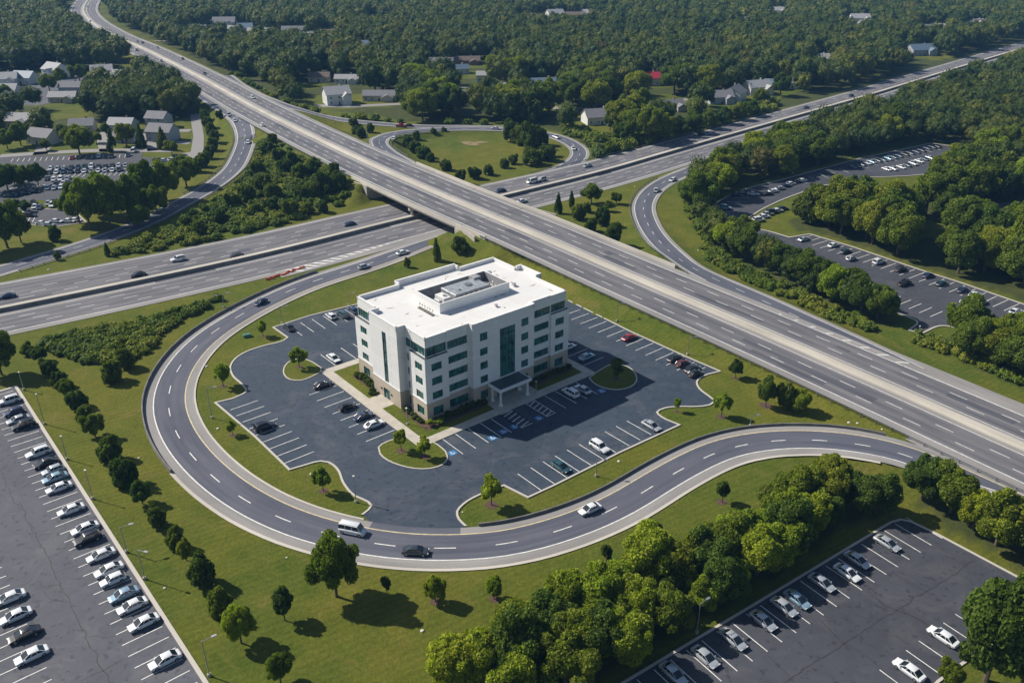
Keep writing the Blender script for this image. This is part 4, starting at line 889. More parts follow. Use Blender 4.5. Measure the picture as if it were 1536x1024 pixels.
def bldg_thing(name, lx, ly, z, label, cat, group=None, rz=0): 
    e_ = empty(name, (*bl(lx, ly), z), BANG + rz); tag(e_, label, cat, group); return e_
u = bldg_thing("air_handling_unit", 22.5, 15.2, zf, "large pale grey air handling unit in the middle of the open rooftop plant enclosure", "air conditioner")
q = MB(); bevel_box(q, (-5.0, -3.0, .15), (5.2, 3.0, 2.15)); q.build("casing", M["duct_metal"], u)
q = MB(); q.tube((1.2, .3, 2.151), (1.2, .3, 2.4), 1.0, .95, 18); q.build("fan_cowl", M["rail_steel"], u); q = MB(); q.tube((-2.4, -.9, 2.151), (-2.4, -.9, 2.5), .35, .3, 10); q.build("vent_pipe", M["duct_metal"], u)
q = MB(); [q.box((x_, -3.03, .5), (x_ + .9, -3.005, 1.7)) for x_ in (-3.6, -2.2, -.8, .8, 2.4)]; q.build("louvre", M["rail_steel"], u)
u = bldg_thing("duct_unit", 16.2, 14.6, zf, "white box duct at the left end of the rooftop air handling unit", "duct")
q = MB(); bevel_box(q, (-1.5, -1.6, .1), (.6, 2.2, 1.7)); q.build("casing", M["roof_white"], u); q = MB(); bevel_box(q, (-2.2, -.6, .1), (-1.52, 1.5, 1.0)); q.build("hood", M["duct_metal"], u); q = MB(); q.tube((-.4, 0, 1.71), (-.4, 0, 2.2), .4, .4, 12); q.build("vent_pipe", M["roof_white"], u)
u = bldg_thing("stair_shaft", 27.6, 18.1, zf, "dark upright riser shaft at the back corner of the rooftop plant enclosure", "shaft")
q = MB(); bevel_box(q, (-1.0, -1.2, 0), (1.2, 1.1, 2.6)); q.build("casing", M["roof_well"], u); q = MB(); q.box((-1.6, -1.4, 0), (-1.1, 1.0, 1.4)); q.build("pipe_box", M["rust"], u)
u = bldg_thing("pipe_rack", 29.4, 14.2, zf, "cluttered rack of rusty pipes and valves at the right end of the rooftop enclosure", "pipes")
for k in range(9):
    q = MB(); x_, y_ = rng.uniform(-1.8, 1.8), rng.uniform(-2.6, 2.6); h_ = rng.uniform(.4, 1.3); q.tube((x_, y_, 0), (x_, y_, h_), .14, .14, 8); q.tube((x_, y_, h_), (x_ + rng.uniform(-1.2, 1.2), y_ + rng.uniform(-1.5, 1.5), h_ * .8), .11, .11, 8); q.box((x_ - .3, y_ - .3, 0), (x_ + .3, y_ + .3, .35)); q.build("pipe", M[["rust", "duct_metal", "stone_white"][k % 3]], u)
u = bldg_thing("antenna_cluster", 9.6, 13.2, ZR, "row of small masts and dishes on dark blocks left of the rooftop enclosure", "antennas")
for k in range(6):
    y_ = -2.6 + k * 1.05; q = MB(); q.box((-.35, y_ - .35, .0), (.35, y_ + .35, .28)); q.build("ballast_block", M["dark_concrete"], u)
    q = MB(); q.tube((0, y_, .28), (0, y_, 1.5 + .5 * (k % 2)), .05, .04, 6); q.tube((.02, y_, 1.1), (.22, y_ + .05, 1.15), .05, .28, 10); q.build("mast", M["stone_white"], u)
for lx, ly, sx_, sy_, sz_, lab in ((34.8, 21.5, 1.2, .9, .9, "small pale vent box behind the rooftop enclosure near the back parapet"), (35.3, 12.0, .8, .8, .6, "small rusty vent box right of the rooftop enclosure"), (24, 5.0, .7, .5, .5, "small vent box on the white roof in front of the enclosure")):
    u = bldg_thing("roof_vent", lx, ly, ZR, lab, "roof vent"); q = MB(); bevel_box(q, (-sx_ / 2, -sy_ / 2, 0), (sx_ / 2, sy_ / 2, sz_)); q.build("casing", M["stone_white"], u); q = MB(); q.box((-sx_ * .6, -sy_ * .6, sz_ + .05), (sx_ * .6, sy_ * .6, sz_ + .15)); q.build("cap", M["duct_metal"], u)
sn = MB()
for k in range(34):
    lx, ly = rng.uniform(2, 41), rng.uniform(2, 28)
    if px0 - .5 < lx < px1 + .5 and py0 - .5 < ly < py1 + .5: continue
    a_ = rng.uniform(0, 3.1); L_ = rng.uniform(.2, 1.0); w2 = rng.uniform(.08, .22); ca, sa_ = math.cos(a_), math.sin(a_)
    sn.face([(lx + ca * L_ * c0 - sa_ * w2 * c1, ly + sa_ * L_ * c0 + ca * w2 * c1, ZR + .006) for c0, c1 in ((-1, -.4), (-.2, -1), (.8, -.7), (1, .3), (.1, 1), (-.8, .6))])
sn.build("stain", M["rust"], roof_o)

# ------------------------------------------------------------------ cars
def loft(mb, secs, mi=0, closed=True):
    """secs: list of rings (same number of points)"""
    for A_, B_ in zip(secs, secs[1:]):
        n = len(A_)
        for k in range(n if closed else n - 1): mb.face([A_[k], B_[k], B_[(k + 1) % n], A_[(k + 1) % n]], mi)
    if closed: mb.face(secs[0][::-1], mi); mb.face(secs[-1], mi)
def car_parts(kind):
    L, W, Hb, Hr = {'sedan': (4.9, 1.86, .86, 1.46), 'hatchback': (4.3, 1.80, .90, 1.52), 'suv': (4.9, 1.96, 1.04, 1.78), 'van': (5.3, 2.0, 1.15, 2.15), 'pickup': (5.6, 2.0, 1.08, 1.85)}[kind]
    hl, hw = L / 2, W / 2; P = {}
    b_ = MB()
    def ring(x, w, zt, zb=.26, r=.16):
        return [(x, -w + .06, zb), (x, -w, zb + .18), (x, -w, zt - r), (x, -w + r * .8, zt), (x, w - r * .8, zt), (x, w, zt - r), (x, w, zb + .18), (x, w - .06, zb)]
    hood = Hb - .04 if kind != 'van' else Hb
    secs = [ring(-hl, hw * .80, Hb * .80, .42), ring(-hl + .12, hw * .92, Hb * .95, .32), ring(-hl + .5, hw, Hb + .02), ring(-hl * .35, hw, Hb + .04), ring(hl * .25, hw, Hb + .03), ring(hl * .42, hw, hood), ring(hl - .55, hw * .97, hood - .10), ring(hl - .15, hw * .88, hood * .80, .30), ring(hl, hw * .72, hood * .66, .40)]
    loft(b_, secs)
    # cabin: base ring on the belt line, roof ring
    x0, x1, r0, r1 = {'sedan': (-hl + .55, hl - 1.10, -hl + 1.40, hl - 2.05), 'hatchback': (-hl + .18, hl - 1.15, -hl + .7, hl - 1.8), 'suv': (-hl + .15, hl - 1.35, -hl + .5, hl - 1.95), 'van': (-hl + .10, hl - .75, -hl + .25, hl - 1.35), 'pickup': (-.55, hl - 1.45, -.45, hl - 2.1)}[kind]
    wb, wt = hw - .07, hw - .27; zb = Hb + .01
    base = [(x0, -wb * .93, zb), (x1, -wb * .93, zb), (x1, wb * .93, zb), (x0, wb * .93, zb)]; roof = [(r0, -wt, Hr - .09), (r1, -wt, Hr - .09), (r1, wt, Hr - .09), (r0, wt, Hr - .09)]
    base[0] = (x0, -wb * .90, zb); base[1] = (x1, -wb * .88, zb)
    g_m = MB()
    for i in range(4): j = (i + 1) % 4; g_m.face([base[i], base[j], roof[j], roof[i]])
    # roof skin and pillars, slightly proud of the glass
    e = .02; ro = [(r0 - e, -wt - e, Hr - .085), (r1 + e, -wt - e, Hr - .085), (r1 + e, wt + e, Hr - .085), (r0 - e, wt + e, Hr - .085)]; rt = [(r0 + .18, -wt + .14, Hr), (r1 - .15, -wt + .14, Hr), (r1 - .15, wt - .14, Hr), (r0 + .18, wt - .14, Hr)]
    for i in range(4): j = (i + 1) % 4; b_.face([ro[i], ro[j], rt[j], rt[i]])
    b_.face(rt)
    V = lambda p: Vector(p)
    for i, q_ in enumerate(base):
        o = Vector((0.03 if q_[0] > 0 else -.03, .03 if q_[1] > 0 else -.03, 0)); b_.tube(V(q_) , V(ro[i]), .06, .05, 4, cap=False)
    nb = 2 if kind != 'pickup' else 1
    for k in range(nb):
        f_ = (k + 1) / (nb + 1)
        for sg in (-1, 1):
            a = V((x0 + (x1 - x0) * f_, sg * wb * .92, zb)); c = V((r0 + (r1 - r0) * f_, sg * (wt + .015), Hr - .085)); b_.tube(a, c, .05, .04, 4, cap=False)
    if kind == 'pickup': b_.box((-hl + .25, -hw + .12, Hb + .06), (-.75, hw - .12, Hb + .065))
    if kind in ('suv', 'van'):
        for sg in (-1, 1): b_.box((r0 + .3, sg * (wt - .12) - .03, Hr + .01), (r1 - .3, sg * (wt - .12) + .03, Hr + .06))
    P['body'] = (b_, 'paint'); P['window'] = (g_m, 'car_glass')
    for sx in (-1, 1):
        for sy in (-1, 1):
            w_ = MB(); cx, rr = (hl - .92 if sx > 0 else -hl + .95), (.34 if kind in ('sedan', 'hatchback') else .39); w_.tube((cx, sy * (hw - .20), rr), (cx, sy * (hw + .015), rr), rr, rr, 14)
            ri = MB(); ri.tube((cx, sy * (hw + .016), rr), (cx, sy * (hw + .03), rr), rr * .62, rr * .55, 10); P['wheel', sx, sy] = (w_, 'tyre', ri)
    for sy in (-1, 1):
        h = MB(); h.box((hl - .20, sy * hw * .66 - .19, hood * .62), (hl - .03, sy * hw * .66 + .19, hood * .62 + .14)); P['headlight', sy] = (h, 'lamp_glass')
        t_ = MB(); t_.box((-hl - .012, sy * hw * .66 - .17, Hb * .62), (-hl + .14, sy * hw * .66 + .17, Hb * .62 + .16)); P['taillight', sy] = (t_, 'tail_glass')
        mi = MB(); mi.box((x1 - .35, sy * (hw + .09) - .09, Hb + .02), (x1 - .20, sy * (hw + .09) + .09, Hb + .16)); P['mirror', sy] = (mi, 'paint')
    pl = MB(); pl.box((-hl - .02, -.26, .52), (-hl + .05, .26, .64)); P['number_plate'] = (pl, 'white_paint')
    return P
CARPROTO = {}
def join(mbs):
    o = MB()
    for m_, mi in mbs:
        n = len(o.v); o.v += m_.v; o.f += [tuple(i + n for i in f) for f in m_.f]; o.m += [mi] * len(m_.f); o.uv += m_.uv
    return o
def car_root(kind, colour, low):
    key = (kind, colour, low)
    if key in CARPROTO: return copy_tree(CARPROTO[key]) 
    P = car_parts(kind); pm = M["paint " + colour]
    if low:
        order = ['paint', 'car_glass', 'tyre', 'lamp_glass', 'tail_glass', 'white_paint']
        o = join([(v[0], order.index(v[1])) for v in P.values()]).build(kind if kind != 'sedan' else 'car', [pm] + [M[k] for k in order[1:]]); CARPROTO[key] = o; return o
    r_ = empty({'sedan': 'car', 'hatchback': 'hatchback_car', 'suv': 'suv', 'van': 'van', 'pickup': 'pickup_truck'}[kind])
    for k, v in P.items():
        nm = k if isinstance(k, str) else k[0]; o = v[0].build(nm, pm if v[1] == 'paint' else M[v[1]], r_, weld=(nm == 'body'))
        if nm == 'body':
            o.data.polygons.foreach_set("use_smooth", [True] * len(o.data.polygons)); bmod = o.data
            try: o.data.set_sharp_from_angle(angle=R(32))
            except Exception: pass
        if len(v) > 2: v[2].build('rim', M['rim'], o)
    CARPROTO[key] = r_; return r_
ORD = "first second third fourth fifth sixth seventh eighth ninth tenth eleventh twelfth thirteenth fourteenth fifteenth sixteenth seventeenth eighteenth nineteenth twentieth twenty-first twenty-second twenty-third twenty-fourth twenty-fifth".split()
CATN = {'sedan': 'car', 'hatchback': 'car', 'suv': 'suv', 'van': 'van', 'pickup': 'pickup truck'}
NAMEK = {'sedan': 'saloon car', 'hatchback': 'hatchback', 'suv': 'suv', 'van': 'van', 'pickup': 'pickup truck'}
CARW = []
def car(x, y, colour, kind, heading, label, group, z=None):
    g = atg(x, y, .75); p = g.copy() if z is None else at(x, y, z + .7)
    low = math.hypot(p[0], p[1]) > 300
    r_ = car_root(kind, colour, low); zz = max(g[2] + .10, 0.0) if z is None else z
    r_.location = (float(p[0]), float(p[1]), zz + .005); r_.rotation_euler = (0, 0, heading + R(rng.uniform(-1.2, 1.2)))
    for k in ('label', 'category', 'group'):
        if k in r_: del r_[k]
    tag(r_, label, CATN[kind], group); CARW.append((p[0], p[1])); return r_
def car_row(cars, vec, where, group, rev=0, key=0):
    cars = sorted(cars, key=lambda c: c[key]); h = math.atan2(vec[1], vec[0])
    for i, c in enumerate(cars):
        x, y, colour, kind = c[:4]; f_ = h + (math.pi if (len(c) > 4 and c[4]) != bool(rev) else 0)
        car(x, y, colour, kind, f_, f"{colour} {NAMEK[kind]} parked " + ("" if where.startswith("alone") else ORD[i] + " ") + where, group, z=0.0)
w_, s_, b_c, n_, r_d, dg, pb, dt_, mr = 'white', 'silver', 'black', 'navy', 'red', 'dark grey', 'pale blue', 'dark teal', 'maroon'
SE, HA, SU, VA, PI_ = 'sedan', 'hatchback', 'suv', 'van', 'pickup'
car_row([(13, 600, w_, SU), (20, 617, n_, HA), (27, 628, s_, SE), (35, 637, b_c, SU), (57, 678, w_, SU), (68, 693, b_c, SE), (79, 704, s_, HA), (82, 715, pb, SE), (88, 730, w_, SE), (106, 763, w_, SE), (127, 791, w_, SE), (131, 807, b_c, SU), (151, 831, w_, SE), (163, 853, w_, SE), (169, 868, w_, HA), (185, 890, pb, SE), (198, 907, w_, SE), (215, 932, w_, SE), (247, 988, w_, SE)],
        -Ln, "from the top, kerbside row, left car park", "cars parked along the kerb of the left car park", rev=1, key=1)
car_row([(14, 895, w_, SE), (23, 922, w_, SE), (36, 950, b_c, SE), (47, 981, w_, SE)], -Ln, "from the top, middle row, left car park", "cars in the middle row of the left car park", rev=1, key=1)
car_row([(1010, 1008, s_, SE), (1058, 983, s_, SE), (1100, 957, s_, SE), (1145, 929, s_, SE), (1176, 908, s_, SE), (1196, 897, pb, SE), (1233, 872, s_, SE), (1271, 857, w_, SE), (1286, 838, s_, SE), (1331, 813, s_, SE)], Rn, "from the left, tree-shaded row, lower car park", "cars in the tree-shaded row of the lower car park")
car_row([(1364, 1003, w_, SE), (1415, 953, w_, SE)], Rn, "from the left, open row, lower car park", "cars in the open row of the lower car park", rev=1)
OG = "cars parked round the white office building"
car_row([(433, 490, b_c, SE), (496, 473, w_, HA), (514, 471, dt_, SU), (530, 465, n_, SE)], bu, "from the left, back row behind the office", OG)
car_row([(500, 536, w_, SE)], bu, "alone beside the round island left of the office", OG, rev=1)
car_row([(484, 576, b_c, SE), (521, 609, b_c, HA), (545, 623, n_, SE), (561, 635, w_, SE)], bv, "from the left along the office's sunny left pavement", OG)
car_row([(397, 639, b_c, SU)], bv, "alone in the office's far left row", OG)
car_row([(856, 588, w_, SU), (874, 583, s_, SE)], -bu, "from the left, shaded stalls right of the canopy", OG, rev=1)
car_row([(853, 519, w_, HA), (880, 534, pb, SE)], bv, "from the back at the office's right end", OG, key=1)
car_row([(944, 505, r_d, SE), (1012, 536, b_c, SE), (1024, 544, mr, HA), (1038, 552, b_c, SE), (1043, 559, b_c, HA)], bv, "from the back, right hand row by the highway", OG, key=1)
car_row([(841, 698, dt_, SE), (899, 669, w_, SU), (977, 637, s_, SE)], -bu, "from the left, bottom row of the office", OG)
EG = "cars in the far right car park"
car_row([(1206, 358, s_, SE), (1250, 367, w_, SE), (1268, 376, dt_, SE), (1277, 387, s_, HA), (1318, 392, w_, SU), (1351, 403, dg, SU), (1357, 424, b_c, PI_), (1392, 412, n_, SE), (1412, 424, dt_, SE), (1444, 434, n_, SE), (1462, 441, w_, SE), (1448, 452, s_, HA), (1473, 452, w_, HA), (1523, 466, w_, SE), (1535, 471, s_, SE)], Un, "from the left, long row, far right car park", EG, rev=1)
car_row([(1088, 311, pb, SU), (1105, 292, n_, SE), (1115, 289, dt_, HA), (1130, 290, w_, SE)], (1, -.2), "from the left, left corner, far right car park", EG)
car_row([(1138, 329, w_, SU), (1146, 324, w_, SE), (1151, 320, s_, SE), (1158, 317, dg, SU), (1166, 315, w_, SE), (1174, 312, b_c, SE)], (1, .3), "from the left beside the far right tree island", EG)
car_row([(1152, 290, b_c, SE), (1160, 286, w_, SE), (1170, 282, s_, SE), (1179, 278, n_, SE), (1186, 275, w_, SE), (1195, 272, dg, SE), (1204, 270, w_, SE)], (.9, .4), "from the left, shaded row behind the tree island", EG)
car_row([(1279, 250, dt_, SE), (1286, 248, b_c, SE), (1293, 246, n_, SE), (1301, 244, w_, HA), (1308, 242, pb, SE), (1317, 240, dg, SE), (1325, 239, dt_, SE), (1333, 237, pb, SE), (1341, 235, dt_, SE), (1349, 233, n_, SE), (1358, 231, b_c, SE), (1366, 229, dg, SE), (1375, 227, n_, SE), (1383, 225, b_c, SE), (1391, 222, n_, SE), (1399, 220, b_c, SE), (1406, 219, b_c, SE)], (.4, -1), "from the left, upper shaded row, far right", EG)
car_row([(1330, 253, w_, SE), (1340, 252, s_, SE), (1352, 250, w_, SE), (1361, 247, dg, SE), (1370, 245, s_, SU), (1379, 241, w_, SE), (1387, 238, n_, SE), (1395, 236, s_, SE)], (.4, -1), "from the left, sunny upper row, far right", EG)
car_row([(1434, 226, b_c, SE), (1441, 229, w_, SE), (1447, 232, w_, SE), (1453, 235, s_, SE), (1446, 240, w_, HA), (1440, 243, w_, SE)], (1, .5), "from the left at the far right tip", EG)
WG = "cars in the far left car parks"
cc = [w_, dg, w_, s_, n_, w_, b_c, s_, w_, dt_, w_, b_c, s_, n_, w_, r_d, w_, dg]
kk = [SE, SE, SU, SE, HA, SE, SE, SU]
car_row([(76 + i * 10.2, 252 - i * .5 + (i % 3) * .4, cc[(i * 5 + 2) % 18] if cc[(i * 5 + 2) % 18] != r_d else s_, kk[(i * 3) % 8]) for i in range(12)], (.25, -1), "from the left, middle row, far left car park", WG)
car_row([(108, 236, r_d, SE), (118, 235.5, b_c, SE), (148, 233.5, w_, SE), (167, 234, b_c, SU), (192, 232, n_, SE), (200, 226, w_, VA)], (.25, -1), "from the left, top row, far left car park", WG)
car_row([(74 + i * 10.5, 258 - i * .4, cc[(i * 7 + 1) % 18] if cc[(i * 7 + 1) % 18] != r_d else dt_, kk[(i * 5) % 8]) for i in range(11)], (.25, -1), "from the left, second row, far left car park", WG)
car_row([(71, 267, b_c, SE), (81, 268, w_, SE), (91, 268, w_, SU), (101, 267, s_, SE), (115, 268, w_, SE)], (.25, -1), "from the left, third row, far left car park", WG)
car_row([(71, 281, pb, SE), (81, 281, s_, SE), (91, 280, w_, HA), (84, 275, dg, SE), (95, 274, w_, SE), (103, 273, b_c, SE)], (.3, -1), "from the left, fourth row, far left car park", WG)
car_row([(15, 293, dt_, SE), (24, 291, dt_, SE), (36, 289, n_, SE), (50, 287, b_c, SE)], (1, .2), "from the left, shaded row at the left edge", WG)
car_row([(16, 307, w_, SE), (30, 305, n_, HA), (38, 315, w_, SE), (49, 303, b_c, SE), (52, 309, w_, SE), (59, 310, n_, SE), (72, 304, s_, SE), (78, 307, w_, SU), (81, 301, b_c, SE)], (.3, -1), "from the left, row above the lower yard", WG)
car_row([(63, 334, w_, SE), (74, 336, s_, HA), (84, 331, w_, SE), (103, 330.5, w_, SE), (113, 329.5, w_, SE), (45, 322, b_c, SU)], (1, -.1), "from the left in the lower left yard", WG)
car_row([(236, 239, mr, SE), (246, 240, w_, SE), (258, 238.5, w_, SE), (266, 234, n_, SE), (191, 269, pb, SE)], (1, .1), "from the left at the lane's end", WG)
car_row([(300, 57, b_c, SU), (307, 59, w_, SE), (322, 55, s_, SE), (344, 57, w_, SE), (357, 54, w_, VA)], (1, 0), "from the left in the northern yard", "cars in the northern yard")
car_row([(1459, 315, dt_, SE), (1475, 309, pb, SE), (1505, 360, s_, SE)], (1, -.2), "from the left in the woodland clearing", EG)

# traffic: each on its lane
def traffic(lst):
    for x, y, colour, kind, r, fwd, lab in lst:
        z = 0.0
        for _ in range(4):
            p = at(x, y, z + .7); st, off, ex = r.near([p[0]], [p[1]]); z = float(r.level(p[:1], p[1:2])[0] if r.fix else r.zc(st)[0])
        tx, ty = np.interp(st[0], r.s, r.T[:, 0]), np.interp(st[0], r.s, r.T[:, 1]); h = math.atan2(ty, tx) + (0 if fwd else math.pi)
        q_ = at(x, y, z + .7); low = math.hypot(q_[0], q_[1]) > 300
        o = car_root(kind, colour, low); o.location = (float(q_[0]), float(q_[1]), z + .01); o.rotation_euler = (0, 0, h)
        for k in ('label', 'category', 'group'):
            if k in o: del o[k]
        tag(o, lab, CATN[kind], "traffic on the highways and ramps")
traffic([
 (529, 794, w_, VA, LOOP, True, "white van driving on the loop ramp at the mouth of the office driveway"),
 (623, 825, dg, SE, LOOP, True, "dark grey car on the outer lane of the loop ramp below the driveway mouth"),
 (885, 762, w_, SE, LOOP, False, "white car on the loop ramp below the bottom right of the office car park"),
 (391, 452, n_, SE, LOOP, True, "navy car entering the loop ramp near the orange netting"),
 (604, 378, w_, SE, B, True, "white car on the slip lane just left of the bridge"),
 (546, 399, s_, HA, B, True, "silver hatchback beside the painted chevrons"),
 (524, 335, n_, SE, B, False, "navy car on the far carriageway just left of the bridge"),
 (267, 388, w_, SU, B, False, "white suv alone on the far carriageway at left"),
 (207, 411, b_c, SE, B, False, "black car by the median on the far carriageway at left"),
 (354, 382, dg, SE, B, False, "dark grey car by the median between the white suv and the bridge"),
 (10, 443, n_, SE, B, False, "navy car at the left edge on the far carriageway"),
 (751, 285, n_, SE, B, False, "navy car on the far carriageway just right of the bridge"),
 (783, 301, w_, SE, B, True, "white car on the near carriageway just right of the bridge"),
 (798, 272, w_, VA, B, False, "white van on the far carriageway right of the bridge"), (812, 269, s_, SU, B, False, "silver suv just ahead of the white van right of the bridge"),
 (881, 248, s_, SE, B, False, "silver car on the far carriageway below the grass oval's right end"),
 (1062, 200, pb, SE, B, False, "pale blue car on the far carriageway right of the tall lamp"),
 (1052, 201, b_c, SE, B, False, "black car close behind the pale blue car on the far carriageway"),
 (1209, 161, n_, SE, B, False, "navy car on the far carriageway at right"), (1277, 143, b_c, SE, B, False, "black car on the far carriageway near the right hand trees"),
 (1232, 178, b_c, SE, B, True, "black car, left of the three on the near carriageway at right"), (1250, 174, b_c, SU, B, True, "black suv, middle of the three on the near carriageway at right"), (1262, 171, dt_, SU, B, True, "dark teal suv, right of the three on the near carriageway at right"), (1281, 165, dg, SE, B, True, "dark grey car beside the wood on the near carriageway"),
 (1009, 269, w_, SE, RAMP_E, True, "white car at the start of the right hand ramp"), (985, 285, s_, SE, RAMP_E, True, "silver car behind the white one on the right hand ramp"),
 (591, 207, w_, SE, RING, True, "white car on the left bend of the ring ramp"), (601, 188, r_d, PI_, RAMP_N, True, "red pickup truck on the ramp behind the grass oval"), (614, 188, b_c, SE, RAMP_N, True, "black car ahead of the red pickup truck"), (744, 192, w_, SE, RING, True, "white car behind the oval's conifers"),
 (834, 205, s_, SE, RING, True, "silver car at the top right of the ring ramp"), (860, 222, w_, SE, RING, True, "white car on the right bend of the ring ramp"),
 (352, 180, w_, SE, RAMP_W, True, "white car at the top of the left exit ramp"), (343, 172, s_, SU, RAMP_W, True, "silver suv following the white car on the left exit ramp"), (372, 213, w_, HA, RAMP_W, True, "white hatchback on the bend of the left exit ramp"),
 (393, 187, w_, SE, A, True, "white car near the left shoulder of the diagonal highway before the bridge"), (379, 146, w_, SU, A, False, "white suv on the far lanes of the diagonal highway before the bend"),
 (307, 110, dg, SE, A, False, "dark grey car on the far lanes of the upper diagonal highway"), (274, 88, dg, SE, A, False, "dark grey car near the far shoulder of the upper diagonal highway"), (241, 91, w_, SU, A, True, "white suv left of the median on the upper diagonal highway"), (236, 71, s_, SE, A, False, "silver car on the far lanes where the diagonal highway starts to bend"),
 (204, 75, w_, VA, A, True, "white van left of the median at the upper bend"), (206, 62, s_, SE, A, False, "silver car right of the median at the upper bend"), (214, 64, b_c, SE, A, False, "black car just in front of the silver car at the upper bend"), (136, 32, n_, SE, A, False, "navy car high on the distant highway bend"), (113, 19, b_c, SU, A, True, "black suv on the most distant part of the highway"), (131, 10, w_, SE, A, False, "white car on the most distant part of the highway")])

# ------------------------------------------------------------------ foliage
def ico(sub):
    bm = bmesh.new(); bmesh.ops.create_icosphere(bm, subdivisions=sub, radius=1); v = np.array([q.co[:] for q in bm.verts]); f = np.array([[q.index for q in p.verts] for p in bm.faces]); bm.free(); return v, f
ICO1, ICO2 = ico(1), ico(2)
def np_mesh(name, V, faces, rnd, tint=None, mat=None):
    me = bpy.data.meshes.new(name); me.vertices.add(len(V)); me.vertices.foreach_set("co", V.astype(np.float32).ravel())
    li = np.concatenate([f.ravel() for f in faces]).astype(np.int32); cnt = np.concatenate([np.full(len(f), f.shape[1]) for f in faces])
    me.loops.add(len(li)); me.loops.foreach_set("vertex_index", li); me.polygons.add(len(cnt)); me.polygons.foreach_set("loop_start", np.concatenate([[0], np.cumsum(cnt)[:-1]]).astype(np.int32))
    me.attributes.new("leafrnd", 'FLOAT', 'POINT').data.foreach_set("value", rnd.astype(np.float32))
    if tint is not None: me.attributes.new("tint", 'FLOAT', 'POINT').data.foreach_set("value", tint.astype(np.float32))
    me.update(calc_edges=True)
    if mat: me.materials.append(mat)
    return me
def crown(seed, nl=16, leaves=3000, leaf=.075, shape='round', ic=ICO2, lobe=(.30, .46), squash=.9, jit=.75, core=False):
    """unit crown (radius 1, centre 0): returns verts, tri faces, quad faces, random per vertex"""
    g = np.random.default_rng(seed)
    if shape == 'cone':
        t_ = g.random(nl) ** .7; th = g.random(nl) * 6.283; rr = (1 - t_) * .62 + .05
        C = np.stack([np.cos(th) * rr, np.sin(th) * rr, -1 + 2.1 * t_], 1); Rl = .18 + .34 * (1 - t_) * g.uniform(.7, 1.1, nl); D = C.copy(); D[:, 2] = .3
    else:
        d = g.normal(size=(nl * 6, 3)); d /= np.linalg.norm(d, axis=1)[:, None]; d = d[d[:, 2] > -.55]
        C0 = g.uniform(.40, .88, 400); keep = [0]
        for i in range(1, len(d)):
            if len(keep) >= nl: break
            if min(np.linalg.norm(d[i] - d[j]) for j in keep) > 1.75 / math.sqrt(nl): keep.append(i)
        d = d[keep]; rad = C0[:len(d)] if len(d) > 12 else g.uniform(.50, .70, len(d))
        C = d * rad[:, None]; C[:, :2] *= 1 + .16 * np.sin(np.arctan2(d[:, 1], d[:, 0]) * 2 + seed)[:, None]; C[:, 2] *= squash; Rl = g.uniform(*lobe, len(d)); D = d
        C = np.vstack([C, [[0, 0, .1]]]); Rl = np.append(Rl, (.50 if not core else .76) if nl > 20 else (.76 if core else .52)); D = np.vstack([D, [[0, 0, 1]]])
    iv, if_ = ic; V = []; F = []; n0 = 0
    for c, r in zip(C, Rl):
        V.append(c + iv * r * .86 * (1 + g.normal(size=(len(iv), 1)) * .10)); F.append(if_ + n0); n0 += len(iv)
    V = np.vstack(V); F = np.vstack(F); rnd = g.random(len(V)) * .5
    w = Rl**2 / np.sum(Rl**2); li = g.choice(len(C), leaves, p=w); dd = g.normal(size=(leaves, 3)); dd /= np.linalg.norm(dd, axis=1)[:, None]
    Dn = D / np.maximum(np.linalg.norm(D, axis=1)[:, None], 1e-6); flip = (dd * Dn[li]).sum(1) < -.35; dd[flip] *= -1
    pos = C[li] + dd * (Rl[li] * g.uniform(.84, 1.24, leaves))[:, None]
    ok = np.ones(leaves, bool)
    for c, r in zip(C, Rl): ok &= ((pos - c)**2).sum(1) > (r * .80)**2
    pos = pos[ok]; dd = dd[ok]; li = li[ok]; n = len(pos)
    nr = dd + g.normal(size=(n, 3)) * jit; nr /= np.linalg.norm(nr, axis=1)[:, None]; u = np.cross(nr, g.normal(size=(n, 3))); u /= np.linalg.norm(u, axis=1)[:, None]; v = np.cross(nr, u)
    sz = leaf * g.uniform(.6, 1.4, n)[:, None]; q = np.stack([pos - u * sz, pos - v * sz * .7, pos + u * sz, pos + v * sz * .7], 1).reshape(-1, 3)
    lr = np.clip(g.random(len(C))[li] * .55 + g.random(n) * .45, 0, 1)
    Q = (np.arange(n * 4).reshape(n, 4) + len(V)); return np.vstack([V, q]), F, Q, np.concatenate([rnd, np.repeat(lr, 4)])
def trunk_mb(h, r, spread, seed):
    g = np.random.default_rng(seed); mb = MB(); top = Vector((g.normal() * .15, g.normal() * .15, h)); mid = Vector((g.normal() * .1, g.normal() * .1, h * .55))
    mb.tube((0, 0, -.4), mid, r * 1.25, r * .85, 8, cap=False); mb.tube(mid, top, r * .85, r * .5, 8)
    for k in range(5):
        a = k * 1.257 + g.random(); s0 = mid.lerp(top, g.uniform(.1, .9)); e_ = s0 + Vector((math.cos(a) * spread, math.sin(a) * spread, spread * g.uniform(.7, 1.2))); mb.tube(s0, e_, r * .42, r * .12, 6)
    return mb
BIG = (10.0, 12.0)   # crown width and total height of the unscaled big tree
TREES = {}
